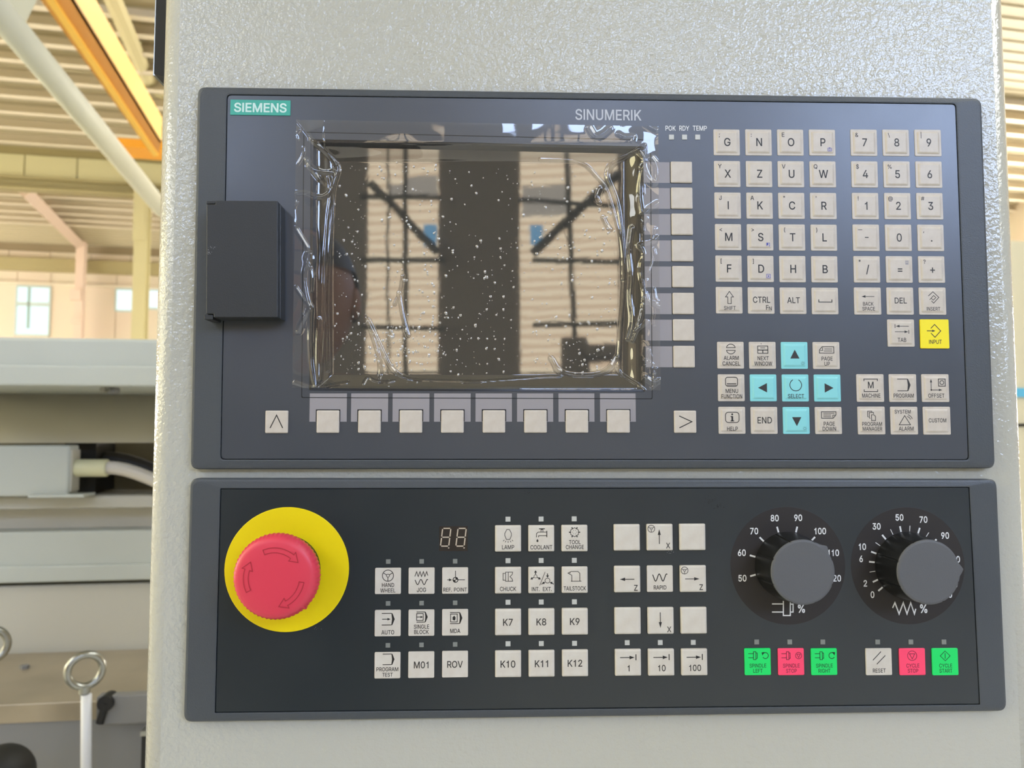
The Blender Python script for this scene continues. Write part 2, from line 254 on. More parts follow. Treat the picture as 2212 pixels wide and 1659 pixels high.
# ------------------------------------------------------------------ flat print (units: mm, u right, v up)
# letter outlines (units 1/1000): code:advance:contours
GLYPHS = """65:479:16,0,201,509,276,509,463,0,395,0,287,302,264,372,232,478,245,478,236,447,228,419,220,393,213,371,191,302,85,0;110,142,110,199,370,199,370,142|66:456:60,0,60,509,241,509,266,508,289,504,310,499,329,491,345,481,359,469,371,456,381,442,388,426,394,410,397,392,398,374,397,358,395,344,392,331,387,320,380,310,373,301,365,293,356,286,347,280,336,275,326,270,315,267,327,261,339,257,351,252,363,245,374,237,385,227,394,216,402,203,409,189,414,173,417,155,418,136,417,117,413,100,408,83,400,67,390,52,377,39,362,28,344,18,324,10,301,4,275,1,247,0;125,57,245,57,272,58,296,63,315,70,330,80,341,92,349,105,354,120,355,137,355,149,352,161,348,173,342,184,335,194,327,203,317,211,306,218,293,224,279,228,264,230,248,231,125,231;125,285,238,285,252,286,265,288,277,291,288,296,299,302,308,309,316,317,323,326,329,337,333,348,335,359,336,372,334,388,330,403,323,417,313,429,299,439,283,446,263,450,240,452,125,452|67:510:267,-7,235,-5,205,1,177,11,150,25,126,42,104,63,86,88,70,115,57,146,48,179,42,215,40,254,42,293,48,329,57,362,70,393,86,421,104,445,126,466,150,484,177,498,205,508,235,514,267,516,286,515,305,513,323,509,340,504,357,498,373,490,388,481,402,471,415,460,427,447,438,433,448,418,456,402,463,385,469,367,473,348,408,348,405,361,401,373,395,384,389,395,382,404,375,413,366,421,357,428,348,435,337,440,327,445,315,449,304,452,292,454,280,455,267,456,245,454,223,450,203,443,184,432,166,419,150,403,137,385,125,364,116,340,109,314,105,285,103,254,105,223,109,194,116,168,125,145,137,123,151,105,166,89,184,76,203,66,223,59,245,54,267,53,280,53,292,55,304,57,315,60,327,64,337,69,348,74,357,81,366,88,375,96,382,105,389,114,395,125,401,136,405,148,408,160,473,160,469,142,463,124,457,107,448,91,438,76,428,62,416,49,402,38,388,28,373,19,357,11,341,5,323,0,305,-4,286,-6|68:502:219,0,96,0,96,57,215,57,244,58,272,63,296,70,318,81,337,94,354,110,368,128,379,149,388,172,394,198,398,226,399,255,398,285,394,312,388,337,379,361,368,381,354,399,338,415,320,428,299,438,275,446,249,450,221,452,93,452,93,509,225,509,261,507,294,501,325,492,353,478,377,461,399,441,418,418,433,391,446,361,455,329,460,293,462,255,460,217,455,181,446,149,433,119,417,92,398,68,376,48,351,31,322,17,291,8,256,2;125,509,125,0,60,0,60,509|69:418:60,0,60,509,372,509,372,452,125,452,125,286,355,286,355,229,125,229,125,57,375,57,375,0|70:410:60,0,60,509,369,509,369,452,125,452,125,278,346,278,346,221,125,221,125,0|71:520:269,-7,236,-5,205,1,176,11,149,25,125,43,104,64,85,88,69,116,57,146,47,179,42,215,40,254,42,293,47,329,57,362,69,393,85,421,103,445,125,466,149,484,175,498,203,508,233,514,265,516,285,515,304,513,322,509,340,504,358,497,374,489,389,480,403,469,416,458,429,445,439,431,449,416,458,401,465,384,470,367,474,349,408,349,404,361,399,372,393,383,387,393,380,403,373,411,365,420,356,427,347,434,337,439,326,444,315,448,304,452,291,454,279,455,265,456,243,454,222,450,202,443,183,432,166,419,150,404,137,385,125,364,116,340,109,314,105,285,103,254,105,223,109,194,116,168,125,145,137,124,151,105,166,90,184,76,203,66,224,59,246,54,269,53,290,54,309,57,328,63,345,71,360,81,374,93,386,107,396,123,404,141,410,160,414,180,415,202,434,199,283,199,283,256,478,256,478,200,476,170,471,141,463,115,451,91,436,69,419,50,399,33,377,19,352,8,326,0,298,-5|72:517:60,0,60,509,125,509,125,289,392,289,392,509,457,509,457,0,392,0,392,232,125,232,125,0|73:185:60,0,125,0,125,509,60,509|74:396:185,-7,153,-4,124,3,98,15,75,33,57,55,44,81,36,111,33,145,33,173,98,173,98,145,99,123,104,104,111,88,122,74,134,64,149,56,166,51,185,50,204,51,220,56,235,64,248,74,258,88,266,104,270,123,272,145,272,509,336,509,336,145,334,111,326,81,313,55,294,33,271,15,246,3,217,-4|75:466:104,145,104,216,139,261,174,303,212,344,364,509,448,509,231,276;60,0,60,509,125,509,125,334,124,225,125,193,125,0;372,0,188,259,228,309,449,0|76:393:60,0,60,509,125,509,125,57,361,57,361,0|77:628:60,0,60,509,152,509,277,187,287,159,299,123,311,84,322,49,307,49,318,83,330,121,342,158,352,187,476,509,568,509,568,0,504,0,504,291,504,327,505,369,506,413,507,457,498,409,482,363,467,322,456,291,342,0,286,0,170,291,159,321,145,361,129,408,112,457,119,457,120,416,121,372,122,328,122,291,122,0|78:523:60,0,60,509,136,509,343,183,363,151,388,107,414,55,405,54,401,108,399,157,399,195,399,509,463,509,463,0,387,0,202,290,177,331,148,381,108,452,119,454,122,384,124,328,125,291,125,0|79:533:267,-7,235,-5,205,1,177,11,150,25,126,42,105,63,86,88,70,115,57,146,48,179,42,215,40,254,42,293,48,329,57,362,70,393,86,421,105,445,126,466,150,484,177,498,205,508,235,514,267,516,299,514,329,508,357,498,384,484,408,466,429,445,448,421,464,393,477,362,486,329,491,293,493,254,491,215,486,179,477,146,464,115,448,88,429,63,408,42,384,25,357,11,329,1,299,-5;267,53,289,54,310,59,330,66,349,76,367,89,383,105,396,123,408,144,418,168,425,194,429,223,430,254,429,286,425,314,418,341,408,365,396,386,383,404,367,420,349,433,330,443,310,450,289,454,267,456,245,454,223,450,203,443,184,433,167,420,151,404,137,385,125,364,116,340,109,314,105,285,103,254,105,223,109,194,116,168,125,144,137,123,151,105,167,89,184,76,203,66,223,59,245,54|80:444:60,0,60,509,235,509,263,507,289,503,312,497,332,487,350,476,366,462,379,447,390,430,398,411,404,391,407,370,409,348,407,325,404,304,398,284,390,265,379,248,366,233,350,219,332,207,312,198,289,191,263,187,235,186,109,186,109,242,233,242,252,243,269,246,284,250,297,256,308,264,318,272,327,282,333,294,338,306,342,319,344,333,344,348,344,362,342,376,338,389,333,402,326,413,318,423,308,431,297,439,284,444,268,449,251,451,232,452,125,452,125,0|81:533:245,159,313,159,369,85,384,65,468,-48,401,-48,346,27,331,46;267,-7,235,-5,205,1,177,11,150,25,126,42,105,63,86,88,70,115,57,146,48,179,42,215,40,254,42,293,48,329,57,362,70,393,86,421,105,445,126,466,150,484,177,498,205,508,235,514,267,516,299,514,329,508,357,498,384,484,408,466,429,445,448,421,464,393,477,362,486,329,491,293,493,254,491,215,486,179,477,146,464,115,448,88,429,63,408,42,384,25,357,11,329,1,299,-5;267,53,289,54,310,59,330,66,349,76,367,89,383,105,396,123,408,144,418,168,425,194,429,223,430,254,429,286,425,314,418,341,408,365,396,386,383,404,367,420,349,433,330,443,310,450,289,454,267,456,245,454,223,450,203,443,184,433,167,420,151,404,137,385,125,364,116,340,109,314,105,285,103,254,105,223,109,194,116,168,125,144,137,123,151,105,167,89,184,76,203,66,223,59,245,54|82:449:60,0,60,509,236,509,264,507,290,504,313,497,333,489,351,478,367,465,380,450,390,433,399,415,405,395,408,374,409,352,408,330,405,309,399,290,390,271,380,255,367,240,351,228,333,217,312,209,289,203,264,199,236,198,96,198,96,255,234,255,252,256,269,258,284,262,298,267,309,273,319,281,327,290,334,300,339,312,342,324,344,338,345,352,344,367,342,380,339,393,334,405,327,415,319,425,309,433,298,440,284,445,269,449,252,451,233,452,125,452,125,0;353,0,230,229,303,229,428,0|83:446:224,-9,197,-8,172,-4,149,1,128,9,108,19,91,31,76,45,64,60,54,77,46,96,41,115,38,137,104,137,107,123,110,110,116,98,123,88,132,79,142,71,154,64,166,59,180,55,194,52,209,50,224,49,241,50,257,52,272,55,286,60,299,66,311,74,321,82,329,92,336,102,341,114,345,126,346,139,345,151,342,161,338,171,332,179,325,186,316,193,307,199,296,205,284,209,272,214,259,218,245,222,184,239,154,249,128,260,105,274,86,289,71,307,60,326,54,348,52,372,53,393,58,413,65,431,75,448,87,463,102,476,119,488,138,498,158,506,180,511,203,514,227,516,252,514,275,511,296,505,316,498,334,488,351,476,365,463,377,449,387,433,394,415,399,397,401,378,337,378,334,396,326,412,316,426,302,437,286,447,267,453,247,457,225,459,209,458,194,456,180,452,167,448,156,442,145,435,136,427,129,418,123,409,118,398,116,387,115,376,116,363,119,352,124,342,131,334,139,326,148,319,158,313,169,308,212,293,264,279,312,264,324,258,336,252,347,245,359,238,369,229,379,220,387,209,395,198,401,185,405,171,407,155,408,139,407,118,403,99,396,81,386,64,374,48,360,34,343,21,323,11,302,2,278,-4,252,-8|84:448:32,452,32,509,417,509,417,452,257,452,257,0,193,0,193,452|85:517:259,-8,230,-7,203,-2,177,5,154,15,133,28,114,43,98,60,85,80,74,101,66,124,62,148,60,173,60,509,124,509,124,178,125,160,128,144,133,128,141,113,150,99,160,87,173,77,187,68,203,61,220,56,239,53,259,52,279,53,298,56,315,61,331,68,345,77,357,87,368,99,377,113,384,128,389,144,392,160,393,178,393,509,457,509,457,173,456,148,451,124,443,101,433,80,419,60,403,43,384,28,363,15,340,5,315,-2,288,-7|86:479:204,0,16,509,84,509,192,206,215,137,248,31,235,31,244,62,252,90,260,115,267,138,290,206,395,509,463,509,278,0|87:686:155,0,16,509,82,509,163,196,175,145,187,94,197,40,189,40,200,94,211,145,224,196,306,509,380,509,462,196,474,145,486,94,497,40,488,40,499,94,510,145,523,196,603,509,670,509,530,0,455,0,368,323,351,391,347,410,344,431,340,452,336,475,350,475,335,395,331,377,327,359,323,341,318,323,230,0|88:474:18,0,217,284,217,236,29,509,104,509,178,400,204,361,223,329,243,292,232,292,252,329,272,361,298,400,374,509,446,509,259,239,259,287,456,0,382,0,292,129,268,165,250,195,230,231,244,231,225,196,206,166,182,129,91,0|89:472:203,0,203,208,16,509,91,509,192,344,222,292,229,279,236,264,243,248,250,230,224,230,231,248,237,265,244,280,251,293,280,344,381,509,455,509,268,208,268,0|90:438:42,0,42,46,273,385,306,431,341,476,348,454,285,452,223,452,40,452,40,509,397,509,397,462,169,129,134,81,97,33,90,54,152,57,214,57,399,57,399,0|48:453:227,-7,199,-5,174,1,151,11,130,24,111,41,95,62,80,86,69,113,60,144,53,178,49,214,48,254,49,294,53,330,60,364,69,395,81,422,95,447,112,467,130,484,151,498,174,508,200,514,227,516,254,514,279,508,302,498,323,484,342,467,358,447,372,422,384,395,393,364,400,330,404,294,405,254,404,214,400,178,393,144,384,113,373,86,359,62,342,41,323,24,302,11,279,1,254,-5;227,50,245,51,261,56,276,63,290,74,303,87,313,103,323,122,330,144,336,168,340,194,343,223,344,254,343,285,340,314,336,341,330,365,323,387,313,405,303,422,290,435,276,446,261,453,245,458,227,460,209,458,192,453,177,446,163,435,151,422,140,405,131,387,123,365,117,341,113,314,110,285,109,254,110,223,113,194,117,168,123,144,131,122,140,103,151,87,163,74,177,63,192,56,209,51|49:420:205,0,270,0,270,509,222,509,185,430,95,400,95,345,160,360,205,385|50:453:64,0,64,47,234,229,248,243,261,257,272,270,282,282,291,294,299,305,305,316,311,327,315,337,318,348,320,360,320,371,319,385,317,397,313,408,308,419,301,428,293,436,283,443,273,449,262,454,250,457,237,459,224,460,209,459,196,457,184,453,172,447,162,441,153,433,145,424,139,413,134,402,130,390,128,376,127,362,66,362,67,384,71,405,77,424,86,442,98,459,111,473,126,486,143,496,162,505,182,511,203,514,225,516,247,514,268,511,288,505,306,497,323,486,337,474,350,461,361,445,370,428,376,411,380,392,381,372,380,358,378,345,375,331,371,318,365,304,357,290,347,275,336,259,322,241,306,223,288,202,267,180,153,60,389,57,389,0|51:453:218,-7,195,-6,173,-3,152,2,133,10,114,19,98,30,83,43,70,57,60,74,52,91,46,111,44,132,109,132,111,119,115,107,120,97,126,87,134,78,144,71,154,64,165,59,178,55,191,52,204,50,219,50,234,51,248,53,262,56,275,61,287,67,297,74,307,83,315,93,321,104,325,116,328,130,329,145,328,158,326,172,322,184,316,196,308,207,299,217,288,226,275,234,260,240,242,244,223,247,201,248,157,248,157,299,288,448,70,452,70,509,372,509,372,461,211,278,211,289,239,290,264,288,287,284,308,276,327,265,344,253,359,239,371,222,381,205,387,186,392,166,393,145,392,123,387,103,380,84,370,66,358,50,344,36,327,23,309,12,288,4,266,-2,243,-6|52:453:40,105,40,158,247,509,311,509,109,166,413,163,413,105;282,0,282,121,282,146,282,318,343,318,343,0|53:453:221,-7,199,-6,178,-2,159,3,140,11,123,21,108,32,94,45,83,60,73,76,66,93,62,111,60,130,122,130,124,119,127,108,132,98,138,89,145,80,154,73,163,66,173,60,184,56,196,52,208,50,221,50,236,51,250,53,264,58,276,64,288,72,298,82,307,92,314,104,320,117,324,131,327,146,328,162,327,178,324,193,320,208,314,221,306,233,297,244,286,254,275,262,262,269,248,273,233,276,218,277,205,276,192,275,180,272,167,268,156,264,145,258,136,252,128,246,67,253,96,509,366,509,366,452,151,452,134,301,145,308,155,315,166,320,178,325,190,329,203,331,216,333,229,334,247,333,263,330,279,326,294,321,308,314,321,306,334,296,345,285,355,273,364,260,372,246,379,231,384,215,388,199,390,181,391,163,390,139,385,117,379,95,369,76,357,57,343,41,327,27,309,15,289,6,268,-1,245,-5|54:453:226,-7,203,-5,182,-1,161,5,142,15,125,26,109,40,96,56,84,74,75,94,69,115,65,138,64,162,65,180,68,199,73,219,80,239,89,261,102,285,118,311,137,340,252,509,322,509,151,261,149,268,154,275,159,281,165,288,172,293,179,299,187,303,196,307,205,310,214,312,224,314,235,314,257,313,278,309,298,303,316,295,332,284,346,271,359,257,370,240,378,221,384,201,388,180,389,157,388,134,384,112,377,92,368,73,356,55,343,39,327,26,310,14,291,5,271,-2,249,-6;226,48,241,49,254,52,267,56,279,63,289,70,299,79,307,90,314,101,320,114,324,128,327,142,327,157,327,173,324,187,320,201,314,213,307,225,299,235,289,244,279,251,267,258,254,262,241,264,226,265,212,264,198,262,186,258,174,252,163,244,153,235,145,225,138,214,132,201,128,188,126,174,125,158,126,143,128,128,132,114,138,102,145,90,153,79,163,70,174,63,186,56,198,52,212,49|55:453:97,0,323,448,62,452,62,509,391,509,391,449,165,0|56:453:226,-7,201,-6,178,-2,156,3,136,11,117,21,101,33,86,47,74,62,64,78,57,96,53,115,52,135,53,151,55,166,59,181,65,195,72,208,81,220,90,231,101,241,113,249,125,256,139,261,153,265,135,273,119,282,105,293,93,308,83,324,76,342,72,360,70,380,72,399,75,417,82,434,90,450,101,464,114,477,129,488,146,498,164,506,184,511,204,514,226,516,248,514,269,511,288,506,306,498,323,488,337,477,350,464,361,450,370,434,377,417,380,399,382,380,380,361,376,342,369,324,359,308,347,293,333,282,318,273,300,267,314,261,327,256,339,249,351,241,362,231,372,220,380,208,387,195,393,181,397,166,400,151,401,135,399,115,395,96,388,78,378,62,366,47,352,33,335,21,317,11,296,3,275,-2,251,-6;226,49,243,50,258,52,272,55,285,60,296,66,307,74,315,82,323,91,329,102,333,113,336,126,337,139,336,152,333,165,329,177,322,189,314,199,305,208,295,216,283,223,270,228,256,232,242,234,226,235,211,234,196,232,182,228,169,223,157,216,147,208,138,199,130,189,123,177,119,165,116,152,115,139,116,126,119,113,123,102,129,91,136,82,145,74,156,66,167,60,180,55,195,52,210,50;226,290,239,290,252,292,263,296,274,300,284,306,293,313,300,321,307,330,312,341,316,351,318,363,319,376,318,388,316,399,313,410,308,420,301,429,294,437,285,444,275,449,264,454,252,457,240,459,226,460,213,459,200,457,188,454,177,449,167,444,159,437,151,429,145,420,139,410,136,399,134,388,133,376,134,363,136,351,139,341,145,330,151,321,159,313,168,306,178,300,189,296,201,292,213,290|57:453:226,516,249,514,271,510,291,503,310,494,328,482,343,468,356,452,368,434,377,414,384,393,388,371,389,347,388,328,385,309,380,290,373,270,363,248,350,224,334,197,315,168,200,0,130,0,301,248,303,240,299,234,294,227,287,221,281,215,273,210,265,206,257,202,248,199,238,196,228,195,218,195,195,196,175,199,155,206,137,214,121,225,106,237,94,252,83,269,74,287,68,307,65,329,64,352,65,375,69,397,75,417,85,436,96,454,110,469,125,483,143,494,162,504,182,510,203,514;226,460,212,459,199,457,186,452,174,446,163,438,154,429,145,419,138,407,133,395,129,381,126,367,125,352,126,336,129,322,133,308,138,295,145,284,154,274,163,265,174,257,186,251,199,247,212,244,226,243,240,244,254,247,267,251,279,257,289,265,299,273,307,284,314,295,320,308,324,321,327,335,327,350,327,366,324,381,320,394,314,407,307,419,299,429,290,438,279,446,267,452,254,457,241,459|59:187:38,-119,68,71,137,71,84,-119;103,271,94,272,86,274,78,278,71,284,65,291,61,299,59,307,58,316,59,325,61,334,65,342,71,349,78,354,86,359,94,361,103,362,113,361,121,359,129,354,136,349,142,342,146,334,148,325,149,316,148,307,146,299,142,291,136,284,129,278,121,274,113,272|58:187:95,-4,86,-4,78,-1,70,3,63,9,57,16,53,24,50,32,50,41,50,50,53,59,57,66,63,73,70,79,78,83,86,86,95,87,104,86,113,83,121,79,128,73,134,66,138,59,140,50,141,41,140,32,138,24,134,16,128,9,121,3,113,-1,104,-4;95,271,86,272,78,274,70,278,63,284,57,291,53,299,50,307,50,316,50,325,53,334,57,342,63,349,70,354,78,359,86,361,95,362,104,361,113,359,121,354,128,349,134,342,138,334,140,325,141,316,140,307,138,299,134,291,128,284,121,278,113,274,104,272|38:447:197,-7,173,-6,150,-2,129,4,110,12,93,22,78,34,65,47,54,62,45,78,39,96,35,114,34,133,35,149,37,163,42,177,47,189,55,201,63,213,73,224,85,235,97,245,111,256,125,267,140,279,216,335,237,352,255,375,258,382,260,389,261,397,262,405,261,417,258,427,253,437,245,445,237,452,226,457,215,460,201,461,192,460,184,459,176,456,168,453,161,449,155,444,150,438,145,431,142,424,139,416,137,408,137,399,137,389,139,380,142,372,145,363,150,355,155,346,162,337,169,327,204,284,438,0,364,0,171,231,121,293,111,306,102,319,94,331,87,344,82,357,78,370,76,384,75,398,76,415,79,430,84,445,91,458,99,470,109,481,121,491,134,499,149,505,165,510,182,513,200,513,218,513,235,510,251,505,266,499,279,491,290,482,300,471,308,459,315,447,320,433,323,419,324,404,323,393,322,382,319,372,315,362,310,352,305,342,299,333,291,325,283,317,275,308,266,301,256,293,154,217,140,206,128,195,118,185,110,174,104,164,100,154,98,143,97,131,98,119,100,108,104,97,109,87,116,78,124,70,133,63,143,57,154,53,166,49,179,47,193,46,208,47,223,50,237,54,251,59,265,66,278,75,290,84,301,95,312,108,321,121,329,136,336,151,342,168,346,186,348,205,349,224,408,224,407,201,405,180,401,161,397,144,391,128,385,115,378,103,371,92,345,62,333,47,320,34,305,23,289,14,271,7,252,1,234,-3,215,-6|92:249:178,-76,14,533,71,533,235,-76|124:229:141,673,141,-164,88,-164,88,673|36:446:202,-74,202,583,244,583,244,-74;224,-9,197,-8,172,-4,149,1,128,9,108,19,91,31,76,45,64,60,54,77,46,96,41,115,38,137,104,137,107,123,110,110,116,98,123,88,132,79,142,71,154,64,166,59,180,55,194,52,209,50,224,49,241,50,257,52,272,55,286,60,299,66,311,74,321,82,329,92,336,102,341,114,345,126,346,139,345,151,342,161,338,171,332,179,325,186,316,193,307,199,296,205,284,209,272,214,259,218,245,222,184,239,154,249,128,260,105,274,86,289,71,307,60,326,54,348,52,372,53,393,58,413,65,431,75,448,87,463,102,476,119,488,138,498,158,506,180,511,203,514,227,516,252,514,275,511,296,505,316,498,334,488,351,476,365,463,377,449,387,433,394,415,399,397,401,378,337,378,334,396,326,412,316,426,302,437,286,447,267,453,247,457,225,459,209,458,194,456,180,452,167,448,156,442,145,435,136,427,129,418,123,409,118,398,116,387,115,376,116,363,119,352,124,342,131,334,139,326,148,319,158,313,169,308,212,293,264,279,312,264,324,258,336,252,347,245,359,238,369,229,379,220,387,209,395,198,401,185,405,171,407,155,408,139,407,118,403,99,396,81,386,64,374,48,360,34,343,21,323,11,302,2,278,-4,252,-8|37:676:175,283,160,284,146,286,132,291,121,297,110,305,101,314,93,324,86,335,81,347,78,360,75,373,75,388,75,412,76,426,78,440,81,452,87,464,93,476,101,486,110,495,121,503,133,509,146,513,160,516,175,517,191,516,206,513,219,509,230,503,241,495,250,486,258,476,264,464,269,452,273,440,275,426,276,412,276,388,275,373,273,360,269,347,264,335,257,324,250,314,241,305,230,297,218,291,205,286,191,284;175,327,188,329,198,332,206,338,212,346,217,355,221,365,223,376,223,388,223,412,223,424,221,435,217,445,213,454,206,462,198,468,188,471,175,473,164,471,153,468,145,462,138,454,133,445,130,435,128,424,127,412,127,388,128,376,130,365,133,355,138,346,145,338,153,332,163,329;501,-10,486,-9,471,-6,458,-2,446,5,436,12,426,21,419,31,412,43,407,55,403,68,401,81,400,95,400,120,401,134,403,147,407,160,412,172,419,184,427,194,436,203,447,210,458,217,471,221,486,224,501,225,517,224,531,221,544,217,556,210,566,203,576,194,583,184,590,172,595,160,598,147,600,134,601,120,601,95,600,81,598,68,594,55,589,43,583,31,575,21,566,12,555,5,544,-2,531,-6,517,-9;501,35,513,36,523,39,531,45,538,53,543,62,546,73,548,84,549,95,549,120,548,131,546,142,543,153,538,162,532,170,524,176,513,179,501,180,489,179,479,176,471,170,464,162,459,153,456,142,453,131,453,120,453,95,453,84,455,73,459,62,464,53,470,45,479,39,489,36;132,0,482,509,540,509,191,0|33:196:67,160,63,509,132,509,128,160;98,-4,89,-4,81,-1,73,3,66,9,60,16,56,24,53,32,52,41,53,50,56,58,60,66,66,73,73,79,81,83,89,86,98,86,107,86,116,83,123,79,130,73,136,66,140,58,143,50,143,41,143,32,140,24,136,16,130,9,123,3,116,-1,107,-4|64:676:355,-135,319,-134,284,-130,252,-123,221,-114,193,-102,167,-88,144,-72,122,-53,103,-31,87,-8,73,18,61,46,52,77,45,109,42,143,40,179,42,215,46,248,52,280,61,309,73,337,87,363,104,387,123,408,144,427,167,444,192,458,220,470,249,480,281,486,314,490,349,492,383,490,415,486,445,479,472,469,498,457,522,442,543,426,562,407,579,387,594,366,607,343,617,319,625,294,631,268,634,242,635,215,635,197,634,178,633,160,631,142,628,124,625,107,620,91,615,76,608,62,599,49,590,38,579,28,566,21,551,15,535,12,517,11,507,11,497,12,486,14,476,17,466,20,457,24,449,29,441,36,434,42,429,50,425,59,423,68,415,58,408,48,399,38,388,30,376,22,361,17,345,14,326,13,305,14,285,18,267,25,251,35,236,48,224,62,213,78,204,96,197,116,192,137,189,159,188,182,190,205,193,226,199,246,207,265,217,282,228,297,242,311,257,322,274,331,291,338,310,342,330,343,346,342,360,340,373,336,385,331,395,325,404,319,411,312,416,306,419,335,474,335,474,110,474,100,476,91,480,82,485,74,491,68,499,63,508,60,518,59,530,60,540,63,549,68,557,76,563,85,568,97,572,111,576,127,578,145,580,166,581,190,581,215,580,237,577,259,573,280,567,301,558,320,548,339,537,357,523,373,507,388,490,402,471,414,450,424,427,432,402,438,376,441,347,442,319,441,292,438,266,432,242,424,220,414,199,402,181,388,164,372,149,354,135,334,124,312,115,289,107,263,102,236,99,208,98,178,99,147,102,119,107,91,115,66,124,43,135,21,149,1,165,-17,182,-32,201,-46,223,-58,246,-68,271,-75,298,-81,327,-84,357,-85,371,-85,385,-84,398,-82,412,-80,458,-69,489,-59,504,-107,464,-120,452,-123,438,-126,425,-128,411,-131,397,-133,383,-134,369,-135;329,65,345,66,359,68,372,72,382,78,392,86,400,95,407,106,412,118,416,133,419,148,421,166,422,185,421,204,419,221,416,236,411,249,406,260,399,269,390,276,381,282,370,286,358,289,345,291,331,292,317,291,305,288,293,284,283,277,273,269,265,260,258,250,252,239,248,226,244,213,242,199,242,185,242,169,244,154,247,139,251,125,256,112,262,101,270,90,279,81,289,74,301,69,315,66|35:440:242,0,326,509,377,509,294,0;10,140,19,192,400,192,391,140;64,0,147,509,198,509,115,0;40,316,49,368,429,368,421,316|44:187:38,-119,68,71,137,71,84,-119|46:187:95,-4,86,-4,78,-1,70,3,63,9,57,16,53,24,50,32,50,41,50,50,53,59,57,66,63,73,70,79,78,83,86,86,95,87,104,86,113,83,121,79,128,73,134,66,138,59,140,50,141,41,140,32,138,24,134,16,128,9,121,3,113,-1,104,-4|60:453:65,178,65,220,388,383,388,316,142,200,388,81,388,15|62:453:387,178,65,15,65,81,310,198,308,204,65,316,65,383,387,220|40:273:89,207,90,235,92,264,96,293,101,324,107,354,114,384,122,413,132,441,142,468,153,494,164,517,177,539,236,539,223,512,212,485,201,457,191,428,182,399,174,370,167,342,161,313,157,285,154,258,152,232,151,207,152,184,154,161,156,138,160,115,165,91,172,67,179,42,188,16,198,-10,209,-38,222,-66,236,-96,177,-96,156,-59,139,-21,124,16,111,55,102,93,95,131,90,169|41:273:37,-96,52,-66,64,-37,76,-9,86,18,95,44,102,69,108,93,113,116,117,139,120,162,121,184,122,207,121,232,119,258,116,285,112,313,106,342,99,370,91,399,82,428,73,457,62,485,50,512,37,539,97,539,109,517,121,494,131,468,142,441,151,413,159,384,167,354,173,323,178,293,181,264,183,235,184,207,183,168,178,130,171,92,161,53,149,15,134,-22,117,-59,97,-96|91:273:101,-96,101,539,236,539,236,487,160,487,160,-44,236,-44,236,-96|93:273:37,-96,37,-44,113,-44,113,487,37,487,37,539,172,539,172,-96|42:453:201,223,206,331,114,272,89,315,186,365,89,415,114,459,206,400,201,509,250,509,246,400,337,459,362,415,266,365,362,315,337,272,246,331,250,223|63:358:132,152,132,159,133,181,134,200,137,216,141,230,146,241,153,252,160,261,168,269,177,277,187,284,197,291,209,298,220,306,230,314,239,324,247,334,253,345,258,357,261,370,262,384,261,395,259,406,255,416,250,425,244,433,237,441,229,447,220,452,211,456,200,459,189,461,178,462,167,461,157,459,147,457,137,453,128,448,120,441,112,434,106,425,100,416,96,404,93,392,92,378,27,378,29,399,33,418,40,436,49,452,60,467,73,479,87,490,103,499,120,506,138,511,157,515,178,516,199,514,219,511,238,506,255,498,270,489,284,478,296,465,306,451,314,435,319,418,323,401,324,382,323,362,319,344,314,327,306,311,296,297,284,284,270,272,254,261,244,254,235,248,226,241,219,235,213,229,207,221,203,214,200,205,197,196,195,185,194,172,194,158,194,152;164,-4,155,-4,146,-1,138,3,131,9,126,16,121,24,119,32,118,41,119,50,121,58,126,66,131,73,138,79,146,83,155,86,164,86,173,86,181,83,189,79,196,73,202,66,206,58,208,50,209,41,208,32,206,24,202,16,196,9,189,3,181,-1,173,-4|47:249:235,533,71,-76,14,-76,178,533|61:453:72,245,72,301,381,301,381,245;72,97,72,153,381,153,381,97|43:453:198,34,198,364,255,364,255,34;61,172,61,226,391,226,391,172|34:321:78,318,70,509,136,509,128,318;193,318,185,509,250,509,243,318|39:206:78,318,70,509,136,509,128,318"""
from mathutils.geometry import delaunay_2d_cdt
def _grow(c, d):
    """move every contour point along its outward normal (outer contours run clockwise, holes the other way)"""
    n = len(c); out = []
    for i in range(n):
        a, p, b = Vector(c[i-1]), Vector(c[i]), Vector(c[(i+1) % n])
        u, v = (p-a).normalized(), (b-p).normalized(); m = Vector((-u.y-v.y, u.x+v.x))
        if m.length < 1e-6: m = Vector((-u.y, u.x))
        m.normalize(); k = max(.5, m.dot(Vector((-u.y, u.x)))); out.append(p + m*(d/k))
    return out
def _wind(p, c):
    w_ = 0; n = len(c)
    for i in range(n):
        (x1, y1), (x2, y2) = c[i-1], c[i]
        if (y1 > p[1]) != (y2 > p[1]) and p[0] < (x2-x1)*(p[1]-y1)/(y2-y1) + x1: w_ += 1 if y2 > y1 else -1
    return w_
def _dec(t, d):
    D = {}
    for e in t.split('|'):
        ch, a, cs = e.split(':'); C_ = []
        for k in cs.split(';'):
            q = [int(v)/1000 for v in k.split(',')]; C_.append(_grow(list(zip(q[::2], q[1::2])), d))
        if int(ch) == 73 or int(ch) == 49: C_ = [_grow(_grow(c, -d)[::-1], d) if sum(c[i-1][0]*c[i][1] - c[i][0]*c[i-1][1] for i in range(len(c))) > 0 else c for c in C_]
        P_, E_ = [], []
        for c in C_:
            o = len(P_); P_ += [Vector((p[0], p[1])) for p in c]; E_ += [(o+i, o+(i+1) % len(c)) for i in range(len(c))]
        V, _e, F = delaunay_2d_cdt(P_, E_, [], 0, 1e-5)[:3]
        keep = []
        for f in F:
            g = (sum(V[k].x for k in f)/3, sum(V[k].y for k in f)/3)
            if sum(_wind(g, c) for c in C_): keep.append(tuple(f))
        D[chr(int(ch))] = (int(a)/1000, [(v.x, v.y) for v in V], keep)
    return D
